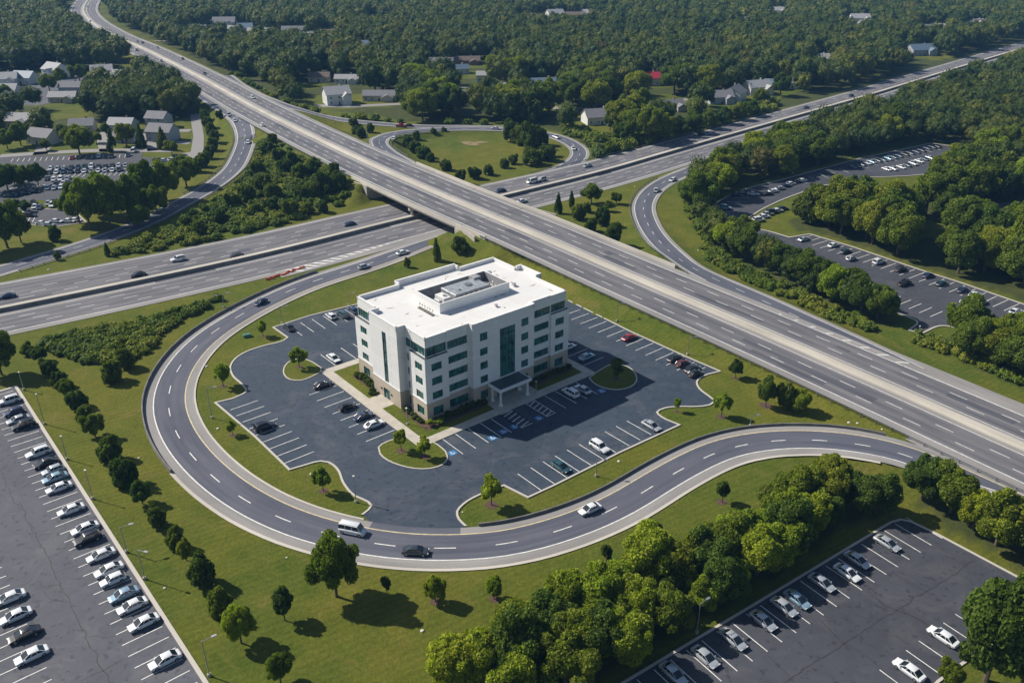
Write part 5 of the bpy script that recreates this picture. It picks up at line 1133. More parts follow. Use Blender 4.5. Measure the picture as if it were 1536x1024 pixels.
def tree_proto(kind, v):
    if (kind, v) in TREES: return TREES[kind, v]
    mat = {'broad': "broad_leaves", 'bright': "bright_leaves", 'dark': "dark_leaves", 'conifer': "dark_leaves", 'small': "bright_leaves", 'smalldark': "dark_leaves", 'shrub': "dark_leaves"}[kind]
    name = {'broad': 'broadleaf_tree', 'bright': 'broadleaf_tree', 'dark': 'dark_tree', 'conifer': 'conifer_tree', 'small': 'young_tree', 'smalldark': 'young_tree', 'shrub': 'shrub'}[kind]
    sd_ = v * 13 + len(kind); r_ = empty(name)
    if kind == 'conifer': Vt, F, Q, rn = crown(sd_, 44, 4200, .075, 'cone', ICO1); Vt = Vt * np.array([3.2, 3.2, 4.6]) + np.array([0, 0, 5.6]); tr = (6.0, .25, .5)
    elif kind in ('small', 'smalldark'): Vt, F, Q, rn = crown(sd_, 20, 1900, .13, 'round', ICO1, (.20, .42), 1.1, 1.1); Vt = Vt * np.array([4.9, 4.9, 4.3]) + np.array([0, 0, 7.4]); tr = (7.2, .32, 1.6)
    elif kind == 'dark': Vt, F, Q, rn = crown(sd_, 30, 3400, .095, 'round', ICO1, (.14, .36), 1.0, 1.1); Vt = Vt * np.array([5.0, 5.0, 6.6]) + np.array([0, 0, 4.9]); tr = (6, .34, 1.5)
    elif kind == 'shrub': Vt, F, Q, rn = crown(sd_, 9, 1300, .12, 'round', ICO1, (.36, .5), .9); Vt = Vt * np.array([5, 5, 6.5]) + np.array([0, 0, 5.2]); tr = (3.5, .3, 1.0)
    else: Vt, F, Q, rn = crown(sd_, 48, 14000, .050, 'round', ICO1, (.12, .34), .95, 1.0); Vt = Vt * np.array([5.0, 5.0, 5.4]) + np.array([0, 0, 6.5]); tr = (7.0, .30, 2.0)
    me = np_mesh("crown", Vt, [F, Q], rn, None, M[mat]); c = bpy.data.objects.new("crown", me); col.objects.link(c); c.parent = r_
    trunk_mb(*tr, sd_).build("trunk", M["bark"], r_)
    TREES[kind, v] = r_; r_['_proto'] = 1; return r_
PLACED = []; USED = set()
def tree(x, y, z, w, h, kind, label, group=None, cat="tree", mulch=False):
    v = int(rng.integers(0, 5 if kind == 'broad' else 3)); p = tree_proto(kind, v)
    if (kind, v) in USED: o = copy_tree(p)
    else: o = p; USED.add((kind, v))
    for k in ('label', 'category', 'group', '_proto'):
        if k in o: del o[k]
    o.location = (float(x), float(y), float(z)); o.rotation_euler = (0, 0, float(rng.uniform(0, 6.28))); o.scale = (w / BIG[0], w / BIG[0], h / BIG[1])
    tag(o, label, cat, group); PLACED.append((x, y, w / 2)); return o
def px_tree(bx, by, wpx, hpx, kind, label, group=None, cat="tree"):
    if group and 'left lawn' in group: wpx *= .86; hpx *= .88
    g = atg(bx, by); dep = seen(*g)[2]; w = wpx * dep / F_PX; lo, hi = .5, 40
    for _ in range(25):
        m_ = (lo + hi) / 2
        if seen(g[0], g[1], g[2] + m_)[1] > by - hpx: lo = m_
        else: hi = m_
    return tree(g[0], g[1], g[2] - .05, w, lo, kind, label, group, cat)
def series(lst, kind, fmt, group, cat="tree"):
    for i, t_ in enumerate(lst): px_tree(*t_[:4], t_[4] if len(t_) > 4 else (kind if kind != 'mix' else ['dark', 'broad', 'dark'][i % 3]), fmt.format(ORD[i]), group, cat)
series([(42, 532, 22, 22), (59, 542, 27, 26), (75, 563, 28, 30), (89, 579, 25, 28), (101, 595, 27, 31), (118, 611, 32, 31), (127, 627, 26, 23), (143, 655, 36, 40, 'broad'), (165, 688, 40, 40), (191, 727, 42, 50), (214, 755, 34, 38), (238, 789, 32, 38), (263, 820, 29, 36), (280, 840, 29, 36), (305, 877, 44, 52), (334, 919, 40, 48), (362, 964, 52, 62, 'bright'), (421, 1024, 42, 52, 'broad')],
       'mix', "{} tree from the top in the long row down the left lawn", "row of rounded trees down the left lawn")
for a in [(427, 930, 32, 44, 'smalldark', "small dark tree standing alone right of the bottom of the left tree row"), (505, 894, 68, 92, 'broad', "largest lawn tree, tall and leafy, touching the bottom of the loop ramp"), (580, 888, 15, 24, 'smalldark', "tiny dark tree beside the big lawn tree's shadow"),
          (653, 902, 31, 39, 'bright', "bright green young tree on the lawn below the loop, left one of two"), (741, 898, 26, 34, 'bright', "bright green young tree on the lawn below the loop, right one of two"), (909, 844, 18, 27, 'smalldark', "small dark staked tree just below the ramp above the tree belt"),
          (982, 812, 20, 30, 'smalldark', "small dark tree with mulch left of the tree belt top"), (1083, 753, 21, 31, 'smalldark', "small tree on the striped lawn right of the white car's ramp"),
          (190, 551, 27, 34, 'dark', "dark round tree by the scrub, nearer the loop ramp of two"), (169, 572, 30, 34, 'dark', "dark round tree by the scrub, left of its neighbour"), (3, 562, 50, 66, 'broad', "broad tree cut by the left edge above the left car park"),
          (449, 551, 22, 31, 'small', "young bright tree on the round island left of the office building"), (602, 677, 21, 33, 'small', "young tree on the front island, left of two"), (637, 686, 21, 32, 'small', "young tree on the front island, right of two"),
          (485, 736, 24, 36, 'small', "young bright tree on the grass point left of the driveway"), (737, 757, 32, 44, 'small', "young bright tree on the grass point right of the driveway"), (335, 579, 21, 33, 'small', "young bright tree between the loop ramp and the left bulge of the car park"),
          (349, 652, 13, 21, 'small', "tiny young tree beside the far left stalls"), (395, 504, 14, 23, 'small', "young tree at the back left corner of the office car park"), (924, 569, 18, 33, 'smalldark', "dark young tree on the shaded island right of the office building"),
          (1015, 617, 11, 21, 'small', "thin young tree at the right tip of the office car park"), (1082, 625, 23, 34, 'small', "bright round young tree on the lawn right of the office car park"), (1103, 567, 20, 28, 'broad', "round tree beyond the right corner of the office car park"),
          (1148, 610, 26, 46, 'broad', "tall tree, left one of the clump beside the elevated highway"), (1178, 612, 30, 42, 'dark', "dark tree, middle one of the clump beside the elevated highway"), (1199, 617, 29, 34, 'bright', "bright round tree, right one of the clump beside the elevated highway"),
          (655, 391, 22, 36, 'conifer', "tall conifer behind the office building near the bridge"), (692, 381, 26, 28, 'dark', "round dark tree beside the bridge abutment"), (611, 401, 10, 15, 'shrub', "tiny dark bush on the lawn behind the office building"),
          (837, 320, 19, 34, 'conifer', "upright conifer nearest the bridge in the triangle between the highways"), (857, 312, 16, 28, 'conifer', "slim conifer behind the upright one in the highway triangle"), (887, 305, 28, 30, 'broad', "leafy tree at the back of the highway triangle"), (868, 329, 25, 27, 'dark', "dark tree in the middle of the highway triangle"),
          (886, 347, 19, 22, 'dark', "small dark tree on the near side of the highway triangle"), (903, 337, 22, 32, 'dark', "dark oval tree right of centre in the highway triangle"), (920, 364, 26, 33, 'dark', "lone dark tree at the right end of the highway triangle"), (924, 306, 16, 18, 'broad', "small tree at the top right of the highway triangle"), (912, 317, 14, 16, 'broad', "low tree just below the top right one of the highway triangle"), (880, 318, 14, 16, 'dark', "low dark tree in the gap of the highway triangle"),
          (531, 191, 13, 15, 'dark', "dark tree, topmost of four beside the upper ramp"), (533, 201, 11, 12, 'dark', "small dark tree under the topmost beside the upper ramp"), (542, 207, 17, 20, 'dark', "largest dark tree of four beside the upper ramp"), (556, 199, 12, 16, 'dark', "dark tree, right of the four beside the upper ramp"),
          (84, 361, 18, 26, 'dark', "dark tree on the verge below the far left yard"), (162, 384, 15, 22, 'conifer', "small conifer on the verge between left ramp and highway"), (87, 390, 9, 13, 'shrub', "tiny bush at the left ramp's guard rail"),
          (1478, 1020, 118, 150, 'broad', "huge leafy tree filling the bottom right corner"), (1420, 1032, 34, 42, 'broad', "small tree at the foot of the huge corner tree"), (1548, 975, 90, 120, 'broad', "tree cut by the right edge behind the huge corner tree"), (1550, 1050, 90, 100, 'broad', "tree cut by the bottom right corner below the huge corner tree")]:
    px_tree(*a)
series([(625, 210, 12, 15), (650, 204, 10, 12), (666, 201, 9, 10), (612, 222, 18, 20), (622, 229, 20, 20), (636, 237, 22, 20), (646, 242, 14, 14), (669, 255, 18, 18), (690, 274, 18, 22), (712, 268, 20, 20), (733, 262, 16, 17), (757, 252, 14, 16), (770, 246, 14, 16)], 'dark', "{} dark tree from the top left round the rim of the grass oval", "dark trees on the grass oval")
series([(766, 212, 26, 34), (780, 216, 26, 32), (795, 222, 30, 40), (810, 218, 24, 30), (797, 247, 32, 26), (818, 240, 26, 26), (826, 235, 18, 18)], 'dark', "{} tree of the clump filling the right end of the grass oval", "clump at the right end of the oval")
series([(950, 212, 40, 48), (975, 214, 46, 58), (995, 210, 34, 40), (930, 214, 26, 30), (1018, 204, 30, 30), (1040, 199, 32, 32), (1062, 193, 28, 28), (1085, 186, 26, 26), (1105, 180, 26, 26), (1125, 174, 26, 24), (960, 178, 30, 46), (935, 178, 26, 36), (1000, 178, 24, 26), (915, 196, 22, 30), (880, 168, 20, 30), (1040, 172, 24, 26), (1060, 160, 24, 30), (1140, 158, 24, 26), (1170, 144, 28, 34), (900, 222, 18, 20), (915, 230, 16, 18)], 'broad', "{} tree of the ones round the houses above the crossing highway", "trees round the houses above the crossing highway")
series([(308, 182, 15, 20), (312, 192, 16, 20), (318, 202, 16, 20), (322, 214, 17, 22), (319, 226, 17, 22), (314, 238, 18, 22), (306, 250, 20, 24), (330, 178, 12, 14), (296, 258, 20, 24)], 'dark', "{} tree from the top in the row between the lane and the left exit ramp", "tree row along the left exit ramp")
series([(280, 280, 40, 48), (250, 300, 44, 60), (222, 312, 46, 70), (196, 330, 48, 70), (166, 342, 50, 80), (136, 345, 50, 78), (120, 335, 40, 60), (150, 322, 44, 62), (236, 322, 34, 44), (212, 340, 30, 34)], 'broad', "{} tree from the right in the tall clump above the left exit ramp", "tall clump above the left exit ramp")
series([(12, 372, 50, 72), (32, 364, 30, 52), (-12, 378, 50, 70), (12, 285, 34, 40), (38, 282, 26, 34), (58, 279, 26, 34), (22, 276, 26, 30), (0, 290, 30, 40), (40, 318, 14, 18), (27, 316, 12, 18), (87, 314, 12, 16)], 'broad', "{} tree of the scattered ones near the far left car parks", "scattered trees near the far left car parks")
series([(120, 232, 40, 46), (170, 227, 24, 36, 'conifer'), (190, 219, 28, 36), (213, 221, 22, 38, 'conifer'), (246, 224, 26, 36, 'conifer'), (32, 219, 28, 36), (70, 226, 16, 18), (258, 232, 18, 22), (145, 215, 16, 18), (232, 202, 14, 18), (160, 204, 16, 20), (12, 224, 24, 30), (50, 205, 22, 26), (92, 128, 22, 26), (120, 122, 24, 26), (75, 138, 24, 28), (130, 150, 18, 30, 'conifer'), (8, 150, 22, 24), (98, 212, 20, 26)], 'broad', "{} tree among the houses left of the lane", "trees among the left hand houses")
series([(430, 262, 24, 26), (452, 270, 26, 28), (470, 262, 24, 26), (490, 296, 30, 40), (470, 300, 24, 30), (510, 290, 24, 34), (454, 300, 22, 26), (436, 324, 26, 28), (408, 318, 22, 24), (412, 300, 26, 30), (395, 286, 26, 28), (420, 244, 22, 24), (402, 232, 20, 22), (440, 250, 22, 24), (372, 300, 24, 26), (350, 312, 24, 26), (485, 318, 16, 20), (330, 334, 22, 24), (300, 352, 24, 24), (388, 262, 22, 24), (500, 262, 18, 20), (408, 218, 16, 20), (280, 340, 18, 18), (462, 320, 18, 18), (385, 322, 18, 18)], 'dark', "{} small tree in the scrub between left ramp and bridge", "small trees in the scrub left of the bridge")

# ------------------------------------------------------------------ woods: the largest trees in view are things, the rest one mass
def road_gap(X, Y):
    e = np.full(X.shape, 1e9)
    for r in ROADS:
        st, off, ex = r.near(X, Y); lo = np.interp(st, r.s, r.lo); hi = np.interp(st, r.s, r.hi); e = np.minimum(e, np.maximum(np.maximum(lo - off, off - hi), ex))
    return e
H = [(68, 214, 14, 10, 4.0, -20, 'cream_wall', 'grey_roof', "low house with grey hipped roof at the far left of the lane row"), (126, 196, 12, 9, 3.6, 10, 'cream_wall', 'grey_roof', "grey roofed house behind the dark tree left of the lane"), (186, 196, 13, 9, 4.0, -5, 'grey_wall', 'pale_roof', "pale grey house beside its driveway left of the lane"), (190, 212, 10, 8, 3.4, -5, 'grey_wall', 'grey_roof', "small grey house in front of the pale grey one"),
     (240, 190, 11, 9, 5.4, -12, 'grey_wall', 'grey_roof', "two storey grey house nearest the lane, the rear one"), (246, 210, 13, 10, 5.2, -12, 'grey_wall', 'grey_roof', "two storey grey house nearest the lane, the front one"), (86, 116, 15, 12, 6.2, -30, 'white_wall', 'pale_roof', "large pale house on the housing yard left of the conifer"), (155, 116, 14, 10, 5.4, 20, 'white_wall', 'pale_roof', "white gabled house at the right end of the housing yard"),
     (10, 128, 16, 11, 5, 15, 'white_wall', 'pale_roof', "bright white house at the left edge on the housing yard"), (40, 125, 14, 11, 4.6, -10, 'white_wall', 'blue_roof', "blue roofed white house on the housing yard"), (8, 148, 18, 12, 5.2, 5, 'white_wall', 'pale_roof', "long white house at the left edge below the housing yard"), (110, 138, 14, 9, 3.8, 0, 'grey_wall', 'grey_roof', "low grey house right of the housing yard"), (97, 152, 16, 8, 3.4, 5, 'cream_wall', 'pale_roof', "long low pale building below the housing yard"), (190, 118, 18, 9, 3.2, -5, 'cream_wall', 'pale_roof', "flat looking pale building right of the white gabled house"), (128, 82, 10, 9, 6, 25, 'grey_wall', 'pale_roof', "pale house peeping out of the wood beside the highway"),
     (296, 50, 18, 10, 4.6, 10, 'white_wall', 'grey_roof', "grey roofed building at the left of the northern yard"), (338, 42, 22, 14, 6.0, 5, 'grey_wall', 'grey_roof', "large dome-like grey building on the northern yard"), (352, 52, 12, 10, 5.0, -10, 'white_wall', 'pale_roof', "white house in the middle of the northern yard"), (369, 51, 14, 12, 6, 15, 'grey_wall', 'blue_roof', "blue green roofed building at the right of the northern yard"),
     (392, 54, 24, 10, 4, 0, 'white_wall', 'pale_roof', "long white building right of the northern yard"), (440, 52, 20, 10, 4.5, 5, 'cream_wall', 'grey_roof', "brownish house right of the long white building"), (466, 60, 16, 9, 4, 0, 'white_wall', 'pale_roof', "white low house in the upper left woods"), (496, 58, 18, 10, 5, 8, 'white_wall', 'brown_roof', "white and brown house right of the low white one"),
     (506, 155, 15, 12, 6.4, 25, 'white_wall', 'pale_roof', "big white house with steep pale roof by the upper ramp"), (570, 150, 20, 8, 3.4, 0, 'cream_wall', 'grey_roof', "long low brown house right of the big white house"), (545, 78, 12, 10, 6, 10, 'grey_wall', 'blue_roof', "blue grey house deep in the upper woods"), (521, 124, 16, 7, 3.2, 0, 'white_wall', 'pale_roof', "low white building behind the big white house"), (480, 122, 14, 8, 3.6, 0, 'cream_wall', 'brown_roof', "brown low house behind the scrub edge"),
     (662, 100, 18, 9, 3.6, 0, 'grey_wall', 'grey_roof', "grey bungalow above the middle of the upper ramp"), (690, 110, 12, 8, 3.6, 20, 'white_wall', 'blue_roof', "small blue roofed house beside a small lawn"), (700, 96, 20, 8, 3.2, 5, 'brick_wall', 'brown_roof', "brown barn behind a small lawn"), (748, 92, 12, 9, 5.5, 25, 'grey_wall', 'grey_roof', "grey gabled house in the trees above the oval"), (724, 122, 8, 7, 4.6, 0, 'white_wall', 'pale_roof', "small white house among dark trees above the oval"), (748, 140, 9, 7, 4.2, 10, 'white_wall', 'pale_roof', "tiny white house just behind the oval's tree line"), (695, 148, 14, 7, 3.2, 5, 'grey_wall', 'grey_roof', "low grey house just behind the tree line"),
     (816, 134, 18, 10, 4.2, 12, 'white_wall', 'blue_roof', "blue roofed white house right of the oval's far side"), (898, 184, 17, 11, 4.2, 15, 'white_wall', 'grey_roof', "grey roofed white house nearest the ring ramp"), (948, 163, 12, 10, 5.0, 50, 'white_wall', 'grey_roof', "white gabled house left of the winding lane"), (974, 127, 13, 10, 5.0, 5, 'white_wall', 'red_roof', "white house with a crimson red roof in the middle of the woods"), (1004, 165, 16, 8, 3.4, 20, 'cream_wall', 'grey_roof', "olive low house right of the winding lane"),
     (1078, 154, 15, 10, 4.2, 10, 'grey_wall', 'grey_roof', "grey house, left one of the pair above the crossing highway"), (1100, 150, 14, 12, 5.0, 60, 'white_wall', 'grey_roof', "white gabled house, right one of the pair above the crossing highway"), (1134, 140, 16, 11, 4.8, 20, 'white_wall', 'pale_roof', "pale house above the crossing highway near the lone big tree"), (1160, 134, 12, 8, 4, -10, 'grey_wall', 'blue_roof', "small blue grey house half hidden by a big tree"), (1184, 132, 10, 8, 4, 10, 'white_wall', 'pale_roof', "small white house right of the hidden blue grey one"),
     (1379, 82, 22, 12, 4.5, 15, 'grey_wall', 'blue_roof', "large blue grey roofed house in the right hand woods"), (1288, 34, 20, 12, 5, 0, 'white_wall', 'pale_roof', "white building, left in the upper right woods"), (1300, 42, 18, 10, 4.5, 10, 'white_wall', 'pale_roof', "white building just below its neighbour in the upper right woods"), (1392, 49, 18, 10, 4.5, 10, 'white_wall', 'pale_roof', "white long house, centre of the upper right woods"), (1406, 48, 14, 9, 5, -15, 'cream_wall', 'pale_roof', "cream house beside the white long one"), (1464, 42, 14, 10, 5.5, 20, 'white_wall', 'pale_roof', "white house in the far right woods"), (1474, 44, 9, 9, 6.5, 0, 'white_wall', 'brown_roof', "narrow white house beside another in the far right woods"),
     (1230, 95, 12, 10, 4, 5, 'white_wall', 'pale_roof', "white house near the top of the crossing highway's bank"), (832, 30, 18, 12, 7, 20, 'white_wall', 'pale_roof', "tall white house in the top centre woods"), (862, 30, 20, 10, 5, -5, 'cream_wall', 'brown_roof', "cream house right of the tall white one"), (876, 26, 16, 10, 5, 0, 'white_wall', 'pale_roof', "pale house, rightmost in the top centre woods"), (1058, 57, 14, 9, 4.5, 25, 'white_wall', 'blue_roof', "pale blue roofed house in the upper centre woods"), (1113, 40, 8, 8, 7, 0, 'white_wall', 'brown_roof', "slim white house standing above the treetops"), (1165, 22, 16, 10, 5, 0, 'white_wall', 'pale_roof', "white house near the top edge right of centre"), (792, 32, 16, 10, 5, 10, 'brick_wall', 'brown_roof', "brown house in the top centre woods"), (590, 12, 12, 10, 8, 0, 'brick_wall', 'brown_roof', "brown tower-like house near the top edge"),
     (28, 190, 18, 10, 4.2, 0, 'cream_wall', 'pale_roof', "pale house in the trees at the left edge")]
for h_ in H:
    p_ = at(h_[0], h_[1]); CLEARW.append((p_[0], p_[1], h_[2] * .75 + 5))
CAND = []
for wi, (nm, P_, sp, wa, wb) in enumerate(WOODS):
    P_ = np.array(P_); x0, y0 = P_.min(0); x1, y1 = P_.max(0); x0 = max(x0, -1300); x1 = min(x1, 1300); y1 = min(y1, 1650)
    xs = np.arange(x0, x1, sp); ys = np.arange(y0, y1, sp * .87); X, Y = np.meshgrid(xs, ys); X = X + (np.arange(len(ys)) % 2)[:, None] * sp / 2
    X = X.ravel() + rng.uniform(-.36, .36, X.size) * sp; Y = Y.ravel() + rng.uniform(-.36, .36, X.size) * sp
    k = inside(P_, X, Y) & (np.abs(X) < .62 * Y + 40); X, Y = X[k], Y[k]
    e = road_gap(X, Y); k = e > sp * .55 + 1.5
    for L in LOTS: k &= polydist(L, X, Y) > sp * .30
    for cx, cy, cr in CLEARW: k &= ~((np.abs(X - cx * Y / cy) < cr * .62) & (Y - cy > -cr - .068 * cy) & (Y - cy < cr * .5))
    for tx, ty, tr in PLACED: k &= (X - tx)**2 + (Y - ty)**2 > (tr * .9 + 1.0)**2
    X, Y = X[k], Y[k]; ww = wa + (wb - wa) * rng.random(len(X))**1.3; hh = ww * rng.uniform(.82, 1.05, len(X)) + (4.0 if wi in (0, 1, 3) else 2.2)
    edge = rng.random(len(X)); hh = np.where(edge < .15, hh * .75, hh); ww = np.where(edge < .15, ww * .75, ww)
    hh = np.minimum(hh, 19)
    for a in zip(X, Y, ww, hh): CAND.append((wi, *a))
CAND = np.array(CAND); U, Vv, D = seen(CAND[:, 1], CAND[:, 2], CAND[:, 4] * .5)
vis = (U > -20) & (U < 1556) & (Vv > -15) & (Vv < 1060)
size = CAND[:, 3] / D * vis
order = np.argsort(-size); NB = 158
near_i = order[:NB]; rest = order[NB:]
print("forest trees", len(CAND), "visible", vis.sum(), "individual", NB, "manual", len(PLACED))
WL = {0: "broadleaf tree in the north west wood left of the diagonal highway", 1: "tall broadleaf tree in the wood between the lane and the diagonal highway", 2: "broadleaf tree in the wood between the left hand houses", 3: "broadleaf tree in the north wood behind the crossing highway", 4: "broadleaf tree in the wood between the right hand ramp and the far right car park",
      5: "broadleaf tree in the wood behind the far right car park", 6: "broadleaf tree in the wood below the far right car park", 7: "leafy tree in the dense belt above the lower right car park", 8: "broadleaf tree in the clump between the lower car park and the highway"}
wb_mid = [(w_[3] + w_[4]) / 2 for w_ in WOODS]
WS = ['north west wood', 'wood by the lane', 'left houses wood', 'north wood', 'right ramp wood', 'right ramp belt', 'far right car park wood', 'right edge grove', 'lower car park belt', 'lower car park clump']; LAB = {}
for i in near_i:
    wi, x, y, w, h = CAND[i]; wi = int(wi); z = ground_z(x, y); kd = 'bright' if rng.random() < (.36 if wi == 8 else .12) else ('dark' if rng.random() < .2 else 'broad')
    P_ = np.array(WOODS[wi][1]); pv2 = [seen(a[0], a[1], 0)[1] for a in P_]; va, vb = max(0, min(pv2)), min(1024, max(pv2)); dep_ = ["back", "middle", "front"][int(np.clip((seen(x, y, 0)[1] - va) / (vb - va) * 3, 0, 2))]
    q_ = tree(x, y, z - .1, w, h, kd, "-", "trees of the " + WS[wi]); LAB.setdefault((wi, kd, w > wb_mid[wi], dep_), []).append((U[i], q_))
for (wi, kd, big, dep_), l_ in LAB.items():
    l_.sort(key=lambda q: q[0]); tone = {'bright': "yellow green", 'dark': "dark green", 'broad': "mid green"}[kd]
    for k, (u_, q_) in enumerate(l_): q_['label'] = f"{ORD[k] if k < 25 else 'far right'} {'big' if big else 'small'} {tone} tree from the left, {dep_} of the {WS[wi]}"
# stuff: far woods
def proto_low(seed, lod):
    n, lv, lf = {1: (20, 1300, .055), 2: (16, 560, .072), 3: (12, 240, .095)}[lod]; V, F, Q, rn = crown(seed, n, lv, lf, 'round', ICO1, {1: (.20, .36), 2: (.22, .36), 3: (.24, .38)}[lod], .9, {1: .5, 2: .3, 3: .25}[lod], True); return V, F, Q, rn
PL = {l: [proto_low(100 * l + k, l) for k in range(8)] for l in (1, 2, 3)}
def merge(name, items, mat, protos, label=None, cat=None):
    """items: x, y, z, radius, half height, centre height, tint, lod"""
    Vs, Fs, Qs, Rs, Ts = [], [], [], [], []; n = 0
    for x, y, z, r, hz, cz, tint, lod in items:
        V, F, Q, rn = protos[int(lod)][int(rng.integers(0, 8))]; a = rng.uniform(0, 6.28); c_, s__ = math.cos(a), math.sin(a)
        V2 = np.empty_like(V); V2[:, 0] = (V[:, 0] * c_ - V[:, 1] * s__) * r + x; V2[:, 1] = (V[:, 0] * s__ + V[:, 1] * c_) * r * rng.uniform(.85, 1.1) + y; V2[:, 2] = V[:, 2] * hz + z + cz
        Vs.append(V2); Fs.append(F + n); Qs.append(Q + n); Rs.append(rn); Ts.append(np.full(len(V), tint)); n += len(V)
    me = np_mesh(name, np.vstack(Vs), [np.vstack(Fs), np.vstack(Qs)], np.concatenate(Rs), np.concatenate(Ts), mat); o = bpy.data.objects.new(name, me); col.objects.link(o)
    print(name, len(items), "verts", n); return o
it = []
for i in rest:
    wi, x, y, w, h = CAND[i]; 
    if size[i] == 0 and (U[i] < -150 or U[i] > 1690): continue
    d = D[i]; lod = 1 if d < 520 else (2 if d < 850 else 3); it.append((x, y, ground_z(x, y), w / 2, h * .50, h * .52, rng.random(), lod))
o = merge("woodland", it, M["forest_leaves"], PL); tag(o, "dense broadleaf woodland stretching to the top of the view", "woodland", kind='stuff')

# shrubs and scrub
PS = {1: [crown(700 + k, 8, 230, .16, 'round', ICO1, (.36, .52), .85) for k in range(8)]}
SCR = [("scrub", [(392, 218), (430, 235), (455, 252), (500, 262), (528, 288), (520, 305), (480, 322), (430, 334), (330, 358), (250, 374), (175, 386), (150, 384), (200, 366), (250, 345), (300, 318), (345, 288), (372, 262)], 2.6, (.9, 2.0), "green scrub filling the wedge between left ramp and crossing highway", .85),
       ("undergrowth", [(70, 512), (110, 500), (200, 484), (270, 466), (330, 448), (300, 468), (262, 486), (238, 506), (222, 526), (200, 540), (182, 545), (140, 545), (95, 535), (62, 522)], 1.9, (.7, 1.6), "bushy undergrowth between the crossing highway and the loop ramp", 1.6),
       ("hedge", [(1050, 372), (1062, 366), (1100, 392), (1160, 420), (1240, 458), (1300, 480), (1318, 492), (1300, 498), (1240, 478), (1160, 440), (1100, 412), (1062, 392)], 2.2, (.8, 1.7), "low ragged hedge along the foot of the wood by the right hand ramp", 1.0),
       ("hedge", [(1368, 500), (1400, 508), (1470, 536), (1536, 566), (1600, 592), (1600, 606), (1536, 582), (1470, 552), (1400, 524), (1366, 512)], 2.0, (.8, 1.5), "low clipped hedge along the highway verge at the right edge", 1.0),
       ("brush", [(330, 100), (400, 142), (480, 172), (560, 180), (620, 184), (700, 186), (760, 186), (760, 190), (640, 188), (540, 180), (470, 172), (380, 146)], 4.5, (1.6, 3.0), "brushy edge of the north wood along the upper ramp", .5),
       ("brush", [(850, 192), (880, 200), (920, 214), (1000, 192), (1090, 172), (1160, 154), (1160, 166), (1090, 190), (1000, 214), (935, 236), (895, 236), (868, 220), (846, 200)], 3.2, (1.6, 3.2), "brushy edge of the north wood beside the crossing highway", .75),
       ("brush", [(1040, 300), (1052, 330), (1075, 362), (1062, 366), (1040, 340), (1028, 305)], 2.6, (1.1, 2.2), "brushy edge of the wood inside the bend of the right hand ramp", .9)]
for nm, pts, sp, (ra, rb), lab, dens in SCR:
    P_ = np.array(gp(pts)); x0, y0 = P_.min(0); x1, y1 = P_.max(0); n = int((x1 - x0) * (y1 - y0) / sp**2 * 1.5 * dens); X = rng.uniform(x0, x1, n); Y = rng.uniform(y0, y1, n); k = inside(P_, X, Y); X, Y = X[k], Y[k]; k = road_gap(X, Y) > 2.5; X, Y = X[k], Y[k]
    if nm in ("scrub", "undergrowth"):
        cl = np.sin(X * .12 + 1) * np.cos(Y * .10) + rng.normal(size=len(X)) * .45; k = cl > (-.55 if nm == 'scrub' else -1.0); X, Y = X[k], Y[k]
    it = [(x, y, ground_z(x, y), r * 1.1, r * rng.uniform(.7, 1.15), r * .55, float(np.clip((.68 if nm == 'undergrowth' else .5) + .45 * math.sin(x * .09) * math.cos(y * .11) + rng.normal() * .22, 0, 1)), 1) for x, y, r in zip(X, Y, rng.uniform(ra, rb, len(X)))]
    o = merge(nm, it, M["shrub_leaves"], PS); tag(o, lab, nm, kind='stuff')

# bushes round the office building, each a thing
BC = {}
BUSH = [(x, -1.3, 1.6, 1.5) for x in np.arange(1.5, 14.5, 1.75)] + [(x, -1.4, 1.5, 1.4) for x in np.arange(30, 42.5, 1.75)] + [(-1.3, y, 1.4, 1.3) for y in np.arange(1.2, 7.8, 1.6)] + [(-1.3, y, 1.9, 1.7) for y in np.arange(21, 30, 1.8)] + [(-2.6, 19.4, 1.6, 1.4)]
for i, (lx, ly, w, h) in enumerate(BUSH):
    side = "from the left under the shaded windows left of the entrance" if ly < 0 and lx < 20 else ("from the left under the shaded windows right of the entrance" if ly < 0 else ("from the front corner along the sunny left side" if ly < 10 else "in the far bed of the sunny left side"))
    x, y = bl(lx + rng.normal() * .15, ly + rng.normal() * .12); BC[side] = BC.get(side, -1) + 1; tree(x, y, .1, w * rng.uniform(.85, 1.15), h * rng.uniform(.8, 1.2), 'shrub', ORD[BC[side]] + " clipped bush " + side, "bushes " + side, "bush")
for (lx, ly, w, h, lab) in ((-.6, -1.8, 2.0, 1.7, "bright green bush at the front corner of the office building"), (1.6, -2.6, 1.8, 1.3, "low bright bush just right of the front corner of the office building"), (14.9, -1.9, 1.4, 1.5, "reddish brown bush beside the entrance plaza"), (-3.3, 18.8, 1.5, 1.1, "brown bush by the left door of the office building")):
    x, y = bl(lx, ly); tree(x, y, .1, w, h, 'small' if 'bright' in lab else 'shrub', lab, None, "bush")
